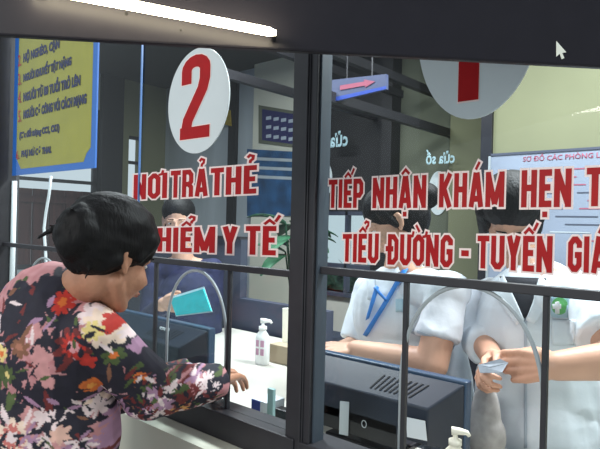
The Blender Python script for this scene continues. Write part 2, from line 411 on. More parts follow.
glass_line('window_lettering', 'red letters HIỂM Y TẾ beside the woman on the left window', [
    (T('BAO', {1: '?'}), 102, 143, 252, 251, 226, 227), (T('HIEM', {2: '^?'}), 158.5, 216, 251.5, 253, 228, 226.5), (T('Y'), 223, 238.5, 253.5, 254, 226.5, 226.5), (T('TE', {1: "^'"}), 246.5, 277, 254.5, 255.5, 226, 226)])

def ellipse(mb, c, rx, rz, y0, th, n=64):
    mb.prism([(c.x+rx*math.cos(2*math.pi*i/n), y0, c.z+rz*math.sin(2*math.pi*i/n)) for i in range(n)], (0, th, 0))
# oval stickers
c = G(198.5, 101, 0); rx = (G(229, 101).x-G(168.5, 101).x)/2; rz = (G(198, 49).z-G(198, 153.5).z)/2
o1 = empty('oval_sticker', c, 'white oval sticker with a red number 2 on the left window', 'sticker')
mb = MB(); ellipse(mb, c, rx, rz, -.005, .003); mb.build('backing', 'oval', o1)
def num(strokes, px0, px1, pyb, pyt, parent, half, w=.5):
    mb = MB(); a = G(px0, (pyb+pyt)/2); b = G(px1, (pyb+pyt)/2); zb, zt = G((px0+px1)/2, pyb).z, G((px0+px1)/2, pyt).z
    for layer, (e, y) in enumerate(((.022, -.0055), (0, -.0060))):
        mb.cur = layer
        kk = 0
        for s in strokes:
            for q in strip(s, half+e*.5, e*.5):
                kk += 1
                mb.add([V((a.x+(b.x-a.x)*p.x/w, y-.000004*kk, zb+(zt-zb)*p.y)) for p in q], [(0, 1, 2, 3)])
    mb.build('numeral', ('halo', 'red'), parent)
arc = [(.08, .66), (.08, .82)]+[(.21-.13*math.cos(t), .82+.105*math.sin(t)) for t in np.linspace(0.3, math.pi-.3, 7)]+[(.34, .82), (.34, .70), (.31, .58), (.11, .22), (.08, .06)]
num([arc, [(.0, .065), (.42, .065)]], 182.5, 212, 138, 55, o1, .072, w=.42)
c = G(476.5, 21, 0); rx = (G(535.5, 60).x-G(417.5, 60).x)/2*1.03; rz = (G(476, -75).z-G(476, 119).z)/2
o2 = empty('oval_sticker', V((c.x, 0, G(476, 119).z+rz)), 'large white oval sticker with a red number 1 on the right window', 'sticker')
mb = MB(); ellipse(mb, V((c.x, 0, G(476, 119).z+rz)), rx, rz, -.005, .003); mb.build('backing', 'oval', o2)
num([[(.25, 0), (.25, 1)], [(.25, .93), (.08, .80)]], 455, 488, 101, -50, o2, .155, w=.5)

# ------------------------------------------------------------------ small text
def text_obj(name, body, x0, x1, z0, z1, y, m, parent, mirror=False, n=V((0, -1, 0)), th=.0008, shear=0, bold=0.0):
    """flat raised lettering filling the box x0..x1, z0..z1 on the plane y"""
    cu = bpy.data.curves.new('tmp', 'FONT'); cu.body = body; cu.extrude = 0; cu.offset = bold; cu.resolution_u = 2
    t = bpy.data.objects.new('tmp', cu); COL.objects.link(t); bpy.context.view_layer.update()
    dg = bpy.context.evaluated_depsgraph_get(); me = bpy.data.meshes.new_from_object(t.evaluated_get(dg))
    bpy.data.objects.remove(t)
    P = np.array([v.co[:] for v in me.vertices]); mn = P.min(0); mx = P.max(0)
    for v in me.vertices:
        u = (v.co.x-mn[0])/(mx[0]-mn[0]); w = (v.co.y-mn[1])/(mx[1]-mn[1])
        if mirror: u = 1-u
        v.co = (x0+(x1-x0)*u, y, z0+(z1-z0)*w)
    me.name = name
    o = bpy.data.objects.new(name, me); COL.objects.link(o); me.materials.clear(); me.materials.append(M[m])
    s = o.modifiers.new('t', 'SOLIDIFY'); s.thickness = th; s.offset = 0
    o.parent = parent; 
    if parent: o.matrix_parent_inverse = parent.matrix_world.inverted()
    return o

# yellow poster on the left glass
YP = .012
pa, pb = G(12, 178, YP), G(95, 165, YP)
x0, x1 = pa.x, pb.x; z0 = (pa.z+pb.z)/2; z1 = z0+1.35
ps = empty('notice_poster', V((x0, YP, z0)), 'yellow notice poster with blue border and dark lettering on the left window', 'poster')
MB().box((x0, YP, z0), (x1, YP+.006, z1)).build('border', 'blue', ps)
bw = .032; k = .05
a0, a1, b0, b1 = x0+bw*1.3, x1-bw, z0+bw*.8, z1-bw
pp = [(a0+k, b0), (a1-k, b0), (a1-k*.6, b0+k*.6), (a1, b0+k), (a1, b1), (a0, b1), (a0, b0+k), (a0+k*.4, b0+k*.6)]
MB().prism([(x, YP-.001, z) for x, z in pp], (0, .003, 0)).build('sheet', 'yellow', ps, tri=True)
def pline(numtxt, s, pxl, pxr, yl_, yr_, hpx):
    # px extents at left/right, baselines
    A0 = G(pxl, yl_, YP); B0 = G(pxr, yr_, YP); z = (A0.z+B0.z)/2
    hh = G(pxl, yl_-hpx, YP).z-A0.z
    if numtxt:
        C = G(pxl-4, yl_, YP); text_obj('number', numtxt, C.x-.012, A0.x-.02, z, z+hh, YP-.0035, 'redink', ps, bold=.01)
    text_obj('text_line', s, A0.x, B0.x, z, z+hh*1.15, YP-.0035, 'ink', ps, bold=.055)
pline('2.', 'HỘ NGHÈO, CẬN', 24, 60, 63, 53, 12)
pline('3.', 'NGƯỜI KHUYẾT TẬT NẶNG', 24, 72, 83, 69, 12)
pline('4.', 'NGƯỜI TỪ 80 TUỔI TRỞ LÊN', 24, 81, 102, 86, 12)
pline('5.', 'NGƯỜI CÓ CÔNG VỚI CÁCH MẠNG', 24, 87, 121, 107, 12)
pline('', '(Các đối tượng CC1, CK1)', 20, 60, 141, 133, 9)
pline('6.', 'PHỤ NỮ CÓ THAI.', 22, 52, 160, 154, 9)

# ------------------------------------------------------------------ screen bar built as a panel, tube reflection, arrow
ZP = .80
al = math.radians(1.83)
def PN(px, py, off=0.0): return W(px, py, ZP-off)
pn = MB(); q = [PN(-150, 27), PN(800, 77.5), PN(800, -420), PN(-150, -420)]
pn.hexa(q, FW*.014)
panel = tag(pn.build('screen_bar', 'panel', bevel=.003, origin=PN(300, -420)), 'dark grey viewing screen bar, built as a panel across above the counter windows', 'panel')  # dark bar of a viewing screen, made up here as a solid panel
cu = MB(); cu.cur = 0
ar = [(556.5, 41), (556.6, 56.5), (559.9, 53.6), (562, 59), (564.4, 58), (562.3, 52.8), (566.3, 52.2)]
cu.prism([PN(x, y, .0015) for x, y in ar], FW*.0012)
cu.build('arrow_mark', 'arrow', panel, tri=True)
sp = MB(); sp.prism([PN(126+1.4*math.cos(t), 13.5+1.6*math.sin(t), .001) for t in np.linspace(0, 2*math.pi, 12, endpoint=False)], FW*.0008)
sp.build('speck', 'stain', panel, tri=True); sp = MB(); sp.prism([PN(180.5+1*math.cos(t), 30+1*math.sin(t), .001) for t in np.linspace(0, 2*math.pi, 12, endpoint=False)], FW*.0008)
sp.build('speck', 'stain', panel, tri=True)
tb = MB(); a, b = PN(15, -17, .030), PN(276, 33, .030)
tube = tag(tb.tube([a, a.lerp(b, .05), a.lerp(b, .97), b], [.0078, .0078, .0060, .0035], 16).build('tube_reflection', 'tube', smooth=True, origin=a.lerp(b, .5)), 'warm white tube reflection, built as a glowing bar slanting across the dark screen bar', 'reflection')  # reflected light streak built as a glowing tube, no real lamp here
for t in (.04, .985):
    c = a.lerp(b, t); MB().tube([c, c+FW*.030], .004, 8).build('added_bracket', 'frame', tube)  # brackets added to carry the built reflection

# ------------------------------------------------------------------ organic shapes
def rawmesh(prims):
    """tapered capsules and ellipsoids -> one mesh"""
    vs = []; fs = []
    def sphere(cfun, nu=20, nv=12):
        n0 = len(vs)
        for j in range(nv+1):
            ph = math.pi*j/nv
            for i in range(nu):
                th = 2*math.pi*i/nu
                vs.append(cfun(V((math.sin(ph)*math.cos(th), math.sin(ph)*math.sin(th), math.cos(ph)))))
        for j in range(nv):
            for i in range(nu):
                fs.append((n0+j*nu+i, n0+(j+1)*nu+i, n0+(j+1)*nu+(i+1) % nu, n0+j*nu+(i+1) % nu))
    for p in prims:
        if p[0] == 'ell':
            _, c, R, (a, b, cc) = p
            sphere(lambda q: c+R[0]*(q.x*a)+R[1]*(q.y*b)+R[2]*(q.z*cc))
        else:
            _, a, b, ra, rb = p[:5]; a = V(a); b = V(b); d = (b-a)
            L = d.length
            if L < 1e-6: d = V((0, 0, 1))
            d = d.normalized(); x = d.orthogonal().normalized(); y = d.cross(x)
            flat = len(p) > 5 and p[5]
            def f(q):
                end = b if q.z >= 0 else a; r = rb if q.z >= 0 else ra
                zz = q.z
                if flat and q.z > 0: # flat cuff
                    s = math.hypot(q.x, q.y); k = min(1, s*1.25)/max(s, 1e-6); return b+(x*q.x*k+y*q.y*k)*r+d*(zz*.003)
                return end+(x*q.x+y*q.y+d*zz)*r
            sphere(f, 20, 13)
    me = bpy.data.meshes.new('raw'); me.from_pydata(vs, [], fs); me.update(); return me
def blob(name, prims, m, parent, voxel=.005, sm=3, disp=None, floral=None):
    me = rawmesh(prims); t = bpy.data.objects.new('raw', me); COL.objects.link(t)
    r = t.modifiers.new('r', 'REMESH'); r.mode = 'VOXEL'; r.voxel_size = voxel
    if sm:
        s = t.modifiers.new('s', 'SMOOTH'); s.iterations = sm; s.factor = .5
    bpy.context.view_layer.update()
    dg = bpy.context.evaluated_depsgraph_get(); out = bpy.data.meshes.new_from_object(t.evaluated_get(dg))
    bpy.data.objects.remove(t); out.name = name
    if disp:
        nn = [v.normal.copy() for v in out.vertices]
        for v, n in zip(out.vertices, nn): v.co += n*disp(v.co, n)
    out.update()
    out.polygons.foreach_set('use_smooth', [True]*len(out.polygons))
    o = bpy.data.objects.new(name, out); COL.objects.link(o); out.materials.clear(); out.materials.append(M[m])
    if parent: o.parent = parent; o.matrix_parent_inverse = parent.matrix_world.inverted()
    return o
def cap(a, b, ra, rb, flat=False): return ('cap', V(a), V(b), ra, rb, flat)
def frame_(f, u=V((0, 0, 1))):
    f = V(f).normalized(); r = f.cross(u).normalized(); return f, r, r.cross(f).normalized()
def wrinkle(amp, sc, aniso=(1, 1, 1)):
    def d(co, n):
        q = V((co.x*aniso[0], co.y*aniso[1], co.z*aniso[2]))*sc
        return amp*(1-abs(noise.noise(q))*2)*.8+amp*.6*noise.noise(q*2.3)
    return d

def head_prims(H, f, r, u, s=1.0, neck=None):
    def P(a, b, c): return H+(f*a+r*b+u*c)*s
    B = (f, r, u); o = []
    o.append(('ell', P(-.018, 0, .035), B, (.095*s, .074*s, .082*s)))
    o.append(('ell', P(.028, 0, -.03), B, (.060*s, .060*s, .078*s)))
    o.append(cap(P(.05, 0, -.098), P(.062, 0, -.098), .022*s, .017*s))
    for q in (-1, 1):
        o.append(cap(P(-.005, q*.05, -.055), P(.05, q*.016, -.1), .020*s, .018*s))
        o.append(('ell', P(.055, q*.034, -.035), B, (.028*s, .026*s, .028*s)))
        o.append(cap(P(.078, q*.012, .018), P(.062, q*.045, .016), .009*s, .009*s))
        # ear: curved rim and lobe
        e = [(-.004, .072, .022), (-.020, .080, .020), (-.026, .082, .002), (-.018, .079, -.018), (-.006, .074, -.030)]
        for a, b in zip(e, e[1:]): o.append(cap(P(a[0], q*a[1], a[2]), P(b[0], q*b[1], b[2]), .0065*s, .0065*s))
        o.append(('ell', P(-.008, q*.071, -.004), B, (.014*s, .006*s, .022*s)))
        o.append(cap(P(.097, q*.009, -.036), P(.094, q*.010, -.037), .008*s, .008*s))
    o.append(cap(P(.082, 0, .008), P(.104, 0, -.030), .007*s, .011*s))
    o.append(cap(P(.080, -.014, -.062), P(.080, .014, -.062), .010*s, .010*s))
    if neck is not None: o.append(cap(P(-.02, 0, -.05), neck, .052*s, .056*s))
    return o
def face_parts(H, f, r, u, s, body, glasses=False):
    def P(a, b, c): return H+(f*a+r*b+u*c)*s
    for q in (-1, 1):
        e = blob('eye', [('ell', P(.067, q*.030, .003), (f, r, u), (.010*s, .012*s, .006*s))], 'eye', body, .002, 1)
        blob('iris', [('ell', P(.0757, q*.030, .003), (f, r, u), (.003*s, .005*s, .005*s))], 'iris', e, .001, 1)
        blob('eyebrow', [cap(P(.087, q*.014, .026), P(.080, q*.044, .026), .003*s, .002*s)], 'hair', body, .0015, 1)
    blob('lips', [cap(P(.0885, -.018, -.062), P(.092, 0, -.060), .0035*s, .0045*s), cap(P(.092, 0, -.060), P(.0885, .018, -.062), .0045*s, .0035*s), cap(P(.089, -.012, -.067), P(.089, .012, -.067), .004*s, .004*s)], 'lips', body, .0015, 1)
    if glasses:
        g = MB()
        for q in (-1, 1):
            g.tube([P(.098, q*.032+.024*math.cos(t), .002+.018*math.sin(t)) for t in np.linspace(0, 2*math.pi, 20)], .0018*s, 6)
            g.tube([P(.098, q*.056, .006), P(.02, q*.079, .012), P(-.01, q*.08, .005)], .0018*s, 6)
        g.tube([P(.098, -.008, .006), P(.102, 0, .008), P(.098, .008, .006)], .0018*s, 6)
        g.build('spectacles', 'gold_rim', body, smooth=True)

def hand_prims(w, d, n, th, curl=(.5, .55, .6, .65), s=1.0, spread=.06, thumb=(.75, .55, .35)):
    """w wrist, d wrist->knuckles, n side the fingers curl to, th thumb side"""
    d = V(d).normalized(); n = V(n); n = (n-d*n.dot(d)).normalized(); th = V(th); th = (th-d*th.dot(d)-n*th.dot(n)).normalized()
    o = []; lens = ((.043, .025, .021), (.047, .029, .022), (.044, .027, .021), (.034, .020, .018))
    for i in range(4):
        off = (.031, .0105, -.0105, -.030)[i]; K = w+(d*(.084, .088, .085, .078)[i]+th*off)*s
        o.append(cap(w+(d*.012+th*off*.55)*s, K, .0135*s, .0105*s))
        ang = curl[i]*.5; p = K; dd = (d+th*(spread*(1.5-i))).normalized()
        for j, L in enumerate(lens[i]):
            v = dd*math.cos(ang)+n*math.sin(ang); q = p+v*L*s
            o.append(cap(p, q, (.0095, .0085, .0078)[j]*s, (.0085, .0078, .0065)[j]*s)); p = q; ang += curl[i]
    b = w+(d*.022+th*.024)*s; k1 = b+(d*thumb[0]+th*thumb[1]+n*thumb[2]).normalized()*.044*s
    k2 = k1+(d*(thumb[0]+.35)+th*(thumb[1]-.25)+n*thumb[2]).normalized()*.030*s; k3 = k2+(d*(thumb[0]+.6)+th*(thumb[1]-.5)+n*thumb[2]).normalized()*.024*s
    o += [cap(b, k1, .015*s, .0115*s), cap(k1, k2, .0110*s, .0098*s), cap(k2, k3, .0098*s, .0078*s)]
    return o

def surf_patch(name, target, quad, m, parent, off=.003, th=.002, nu=8, nv=8, dirn=None):
    """a strip of cloth laid on another surface; corners bl, br, tr, tl given by the sight line they lie on"""
    tm = target.data; bv = BVHTree.FromPolygons([v.co for v in tm.vertices], [tuple(p.vertices) for p in tm.polygons])
    a, b, c, d = [V(q) for q in quad]; vs = []; ok = True; last = None
    for j in range(nv+1):
        for i in range(nu+1):
            u, v = i/nu, j/nv; p = a*(1-u)*(1-v)+b*u*(1-v)+c*u*v+d*(1-u)*v
            dr = ray(p.x, p.y); dn = dr.normalized(); h = bv.ray_cast(CAM, dn)
            if h[0] is None: q = CAM+dn*(last if last else 1.6)
            else: q = h[0]-dn*off+h[1]*off*.5; last = (q-CAM).length
            vs.append(q)
    fs = [(j*(nu+1)+i, j*(nu+1)+i+1, (j+1)*(nu+1)+i+1, (j+1)*(nu+1)+i) for j in range(nv) for i in range(nu)]
    mb = MB(); mb.add(vs, fs); o = mb.build(name, m, parent, smooth=True)
    s = o.modifiers.new('s', 'SOLIDIFY'); s.thickness = th; s.offset = 1
    return o
E3 = (V((1, 0, 0)), V((0, 1, 0)), V((0, 0, 1)))

# ------------------------------------------------------------------ the woman in the floral blouse
def woman():
    H = W(113, 258, 1.22); f, r, u = frame_(R0*.60+FW*.75-U0*.36)
    nb = W(62, 300, 1.27)
    tc = W(52, 345, 1.28)
    bf, br, bu = frame_(R0*.78+FW*.62)           # where the chest faces
    hipc = V((tc.x-.03*bf.x, tc.y-.03*bf.y, .92))
    root = empty('person', V((hipc.x, hipc.y, 0)), 'woman with black hair in a floral blouse leaning to the counter window', 'person', None)
    sR = nb+br*.135+bf*.02-U0*.055; sL = nb-br*.135+bf*.05-U0*.055
    eR = W(148, 392, 1.285); wR = W(219, 381, 1.50)
    eL = sL+bf*.14-U0*.22; wL = eL+bf*.22+U0*.02
    d = (W(240, 373, 1.66)-wR).normalized()
    prims = head_prims(H, f, r, u, .92, neck=nb)
    prims += [('ell', tc, (bf, br, bu), (.09, .13, .15)), cap(nb-U0*.02, tc, .055, .09), cap(tc, hipc, .11, .12),
              cap(nb-U0*.03, sR, .04, .045), cap(nb-U0*.03, sL, .04, .045),
              cap(sR, eR, .043, .036), cap(eR, wR, .036, .024), cap(sL, eL, .043, .036), cap(eL, wL, .036, .024)]
    prims += hand_prims(wR, d, -U0*1+R0*.2, R0*-.5-FW*.1, (.45, .5, .5, .55), .95)
    prims += hand_prims(wL, bf, -U0, br, (.5, .5, .5, .5), .95)
    for q in (-1, 1):
        hp = hipc+br*q*.09; prims += [cap(hp, V((hp.x, hp.y, .48)), .085, .058), cap(V((hp.x, hp.y, .48)), V((hp.x, hp.y, .08)), .058, .038), cap(V((hp.x, hp.y, .05)), V((hp.x, hp.y, .04))+bf*.14, .042, .032)]
    body = blob('body', prims, 'skin_w', root, .0042, 2)
    face_parts(H, f, r, u, .915, body)
    # hair with a loose bun
    def P(a, b, c): return H+f*a+r*b+u*c
    hb = [('ell', P(-.022, 0, .050), (f, r, u), (.106, .088, .088)), ('ell', P(-.050, 0, .015), (f, r, u), (.080, .080, .075)),
          ('ell', P(-.102, .014, .022), (f, r, u), (.048, .052, .062)), ('ell', P(-.120, .03, .045), (f, r, u), (.022, .03, .024)),
          cap(P(.03, .064, .050), P(.016, .072, .006), .022, .010), cap(P(.03, -.064, .05), P(.016, -.072, .006), .022, .010),
          cap(P(-.035, .060, -.01), P(-.05, .045, -.035), .022, .014), cap(P(.050, .040, .060), P(.045, .055, .02), .022, .012)]
    for k in range(10):
        a = random.uniform(-.6, .8); hb.append(cap(P(-.12, .03*math.sin(a*3), .03), P(-.148-random.random()*.012, .05*math.sin(a*4), .03+.05*math.sin(a*2)), .006, .002))
    for k in range(5):
        b = random.uniform(-.02, .05); hb.append(cap(P(-.07, b, -.03), P(-.075-random.random()*.01, b, -.060-random.random()*.01), .006, .002))
    blob('hair', hb, 'hair', root, .0045, 2, disp=lambda co, n: .0022*noise.noise(V((co.dot(f)*18, co.dot(r)*60, co.dot(u)*60)))+.003*noise.noise(co*35))
    # blouse
    sh = [('ell', tc+bf*.0, (bf, br, bu), (.135, .185, .19)), ('ell', tc-U0*.20+bf*.01, (bf, br, bu), (.14, .180, .22)),
          ('ell', W(30, 318, 1.28), (bf, br, bu), (.085, .13, .07)),
          cap(nb-U0*.035-bf*.005, nb-U0*.06, .066, .075),
          cap(nb-U0*.055, sR, .055, .064), cap(nb-U0*.055, sL, .055, .062), cap(sR, eR+U0*.012, .064, .062), cap(eR, wR-(wR-eR)*.06, .062, .046, True),
          cap(sL, eL, .06, .055), cap(eL, eL.lerp(wL, .9), .054, .045, True),
          cap(tc-U0*.15, hipc-U0*.02, .150, .165), cap(hipc+U0*.05, hipc-U0*.12, .165, .175), cap(eR+U0*.03, sR.lerp(tc, .3), .05, .07)]
    shirt = blob('floral_blouse', sh, 'shirt', root, .0032, 4, disp=wrinkle(.0035, 13, (1, 1, .8)))
    # printed fabric pattern, laid out on the plane of the back
    me = shirt.data; n = len(me.vertices); co = np.empty(n*3); me.vertices.foreach_get('co', co); co = co.reshape(-1, 3)
    ax = R0; 
    def uv(p): return np.array([p[..., 0]*ax.x+p[..., 1]*ax.y, p[..., 2]])
    UVc = np.stack([co[:, 0]*ax.x+co[:, 1]*ax.y, co[:, 2]], 1)
    def at(px, py, Z=1.15): p = W(px, py, Z); return np.array([p.x*ax.x+p.y*ax.y, p.z])
    N1 = np.array([[noise.noise(V((a*26, b*26, 1.3))), noise.noise(V((a*26, b*26, 7.7))), noise.noise(V((a*70, b*70, 3.1)))] for a, b in UVc])
    q = UVc+N1[:, :2]*.007
    col = np.zeros((n, 3)); col[:] = (.52, .23, .24)
    col += (N1[:, 2:3]*.10)*np.array([1, .9, .9])
    pet = lambda c, R, k, ph, dep=.45: (lambda dd: np.hypot(dd[:, 0], dd[:, 1]) < R*((1-dep)+dep*np.abs(np.cos(k*.5*(np.arctan2(dd[:, 1], dd[:, 0])+ph)))**.8*1.0+.12*N1[:, 2]))(q-c)
    P_ = 1.15/560
    rnd = random.Random(11)
    def flower(px, py, R, color, k=7, ph=0., core=None, Z=1.15, dep=.5, cr=.35, second=None):
        c = at(px, py, Z); Rw = R*Z/560; m_ = pet(c, Rw, k, ph, dep)
        col[m_] = np.array(color)*(1+.25*N1[m_, 2:3])
        if second is not None: m2 = pet(c, Rw*.7, k+3, ph+1, .5); col[m2] = second
        if core is not None: m3 = pet(c, Rw*cr, 5, ph, .3); col[m3] = core
    BLK = (.012, .010, .022); DR = (.16, .02, .02); RED = (.50, .03, .02); CR = (.82, .62, .50); YE = (.75, .58, .22); GR = (.07, .10, .03); PUR = (.40, .22, .34); ORG = (.70, .16, .03); WH = (.78, .62, .62); BR = (.22, .09, .05)
    # scattered small petals everywhere first
    for k in range(260):
        px = rnd.uniform(-60, 235); py = rnd.uniform(285, 640)
        flower(px, py, rnd.uniform(6, 14), rnd.choice([BLK, BLK, BLK, BLK, PUR, GR, DR, WH]), rnd.choice([3, 5, 7]), rnd.uniform(0, 6), dep=.7, Z=1.15)
    for a in [(24, 302, 18), (8, 322, 16), (30, 318, 14), (-8, 345, 14), (52, 296, 14), (92, 300, 10), (40, 301, 24), (20, 330, 12), (70, 320, 15), (80, 335, 12), (19, 365, 15), (84, 376, 24), (118, 356, 22), (145, 340, 16), (60, 395, 20), (100, 400, 24), (35, 395, 14), (120, 385, 16), (140, 365, 18), (8, 300, 14), (75, 285, 14), (50, 283, 14), (20, 408, 12), (125, 420, 16), (75, 425, 14), (150, 375, 16), (95, 362, 16), (60, 340, 10), (5, 400, 10)]:
        flower(a[0], a[1], a[2]*1.15, BLK, rnd.choice([7, 9, 8]), rnd.uniform(0, 6), dep=.55)
    for a in [(40, 330, 11), (50, 352, 13), (48, 366, 12), (82, 350, 9), (62, 445, 9), (35, 410, 8), (55, 378, 9)]:
        flower(a[0], a[1], a[2]*.9, (.58, .27, .27), 5, rnd.uniform(0, 6), dep=.3)
    flower(63, 302, 12, RED, 9, .4, core=ORG)
    flower(26, 345, 11, BR, 7, .5, core=(.4, .16, .10)); flower(12, 372, 11, GR, 7, 1, core=YE); flower(3, 352, 9, YE, 6, .2, core=ORG)
    flower(79, 344, 19, DR, 8, .3, second=RED, core=(.7, .3, .32)); flower(90, 358, 9, RED, 5, 1.)
    flower(96, 313, 15, WH, 9, .2); flower(110, 326, 23, CR, 13, .1, core=RED, cr=.3, dep=.35); flower(98, 330, 10, YE, 8, .3); flower(127, 332, 12, WH, 9, .2, core=RED, cr=.25)
    flower(112, 318, 9, RED, 7, .8)
    flower(112, 357, 10, GR, 6, .2, core=ORG); flower(128, 352, 8, PUR, 6, .2)
    flower(88, 387, 10, ORG, 4, .3, dep=.15, core=(.80, .32, .06), cr=.4); flower(132, 385, 7, ORG, 4, .3, dep=.15, core=(.8, .3, .06))
    flower(24, 430, 18, CR, 9, .3, second=(.55, .15, .13), core=WH); flower(45, 412, 9, WH, 6, .6); flower(14, 398, 8, GR, 6, .2)
    flower(106, 428, 15, PUR, 11, .1, core=WH, dep=.75); flower(64, 432, 10, (.7, .42, .34), 6, .5); flower(90, 415, 9, WH, 7, .1, dep=.7); flower(100, 445, 12, PUR, 9, .7, dep=.7); flower(80, 440, 8, DR, 6, .1); flower(122, 436, 8, WH, 9, .4, dep=.8)
    # fine petals and stems
    def sliver(px, py, L, wdt, ang, color, Z=1.15):
        c = at(px, py, Z); dd = q-c; ca_, sa_ = math.cos(ang), math.sin(ang); x = dd[:, 0]*ca_+dd[:, 1]*sa_; y = -dd[:, 0]*sa_+dd[:, 1]*ca_
        Lw, Ww = L*Z/560, wdt*Z/560; m_ = (np.abs(x) < Lw) & (np.abs(y) < Ww*(1-(x/Lw)**2)); col[m_] = np.array(color)*(1+.3*N1[m_, 2:3])
    for k in range(420):
        px = rnd.uniform(-60, 150); py = rnd.uniform(285, 640) if k % 2 else rnd.uniform(395, 640)
        sliver(px, py, rnd.uniform(5, 12), rnd.uniform(1.2, 3), rnd.uniform(0, 3.14), rnd.choice([BLK, BLK, BLK, BLK, WH, PUR, DR, GR, BR]))
    for k in range(60):
        px = rnd.uniform(-60, 140); py = rnd.uniform(400, 640); a0 = rnd.uniform(0, 6)
        for j in range(6): sliver(px+6*math.cos(a0+j), py+6*math.sin(a0+j), 6, 1.8, -(a0+j), rnd.choice([WH, PUR, CR, BLK]))
    for k in range(150): px = rnd.uniform(130, 225); sliver(px, rnd.uniform(355, 425), rnd.uniform(4, 9), rnd.uniform(1.2, 3), rnd.uniform(0, 3.14), rnd.choice([BLK, BLK, BLK, DR, GR]), 1.25+(px-150)/70*.2)
    # sleeve
    for a in [(160, 385, 9, PUR), (170, 398, 8, PUR), (150, 408, 7, PUR), (178, 380, 7, WH), (190, 392, 8, DR), (200, 382, 8, DR), (208, 376, 7, WH), (195, 372, 6, PUR), (212, 392, 7, BLK), (165, 375, 7, BLK), (183, 405, 8, (.75, .35, .10)), (165, 410, 7, WH), (205, 396, 7, BLK), (186, 383, 6, GR), (216, 383, 5, WH)]:
        Z = 1.25+(a[0]-150)/70*.2; flower(a[0], a[1], a[2]*.95, a[3], rnd.choice([5, 7, 9]), rnd.uniform(0, 6), Z=Z, dep=.7)
    for k in range(70): px = rnd.uniform(140, 225); sliver(px, rnd.uniform(360, 420), rnd.uniform(3, 7), rnd.uniform(1, 2), rnd.uniform(0, 3.14), rnd.choice([BLK, BLK, WH, DR]), 1.25+(px-150)/70*.2)
    col = np.clip(col, .004, 1)
    ca = me.color_attributes.new('floral', 'FLOAT_COLOR', 'POINT')
    ca.data.foreach_set('color', np.concatenate([col, np.ones((n, 1))], 1).astype(np.float32).ravel())
    blob('trousers', [cap(hipc-U0*.05, hipc-U0*.12, .135, .14)]+[x for q in (-1, 1) for x in (cap(hipc+br*q*.09-U0*.1, V((hipc.x, hipc.y, .48))+br*q*.09, .10, .075), cap(V((hipc.x, hipc.y, .48))+br*q*.09, V((hipc.x, hipc.y, .09))+br*q*.09, .075, .06, True))], 'trousers', root, .008, 2)
woman()

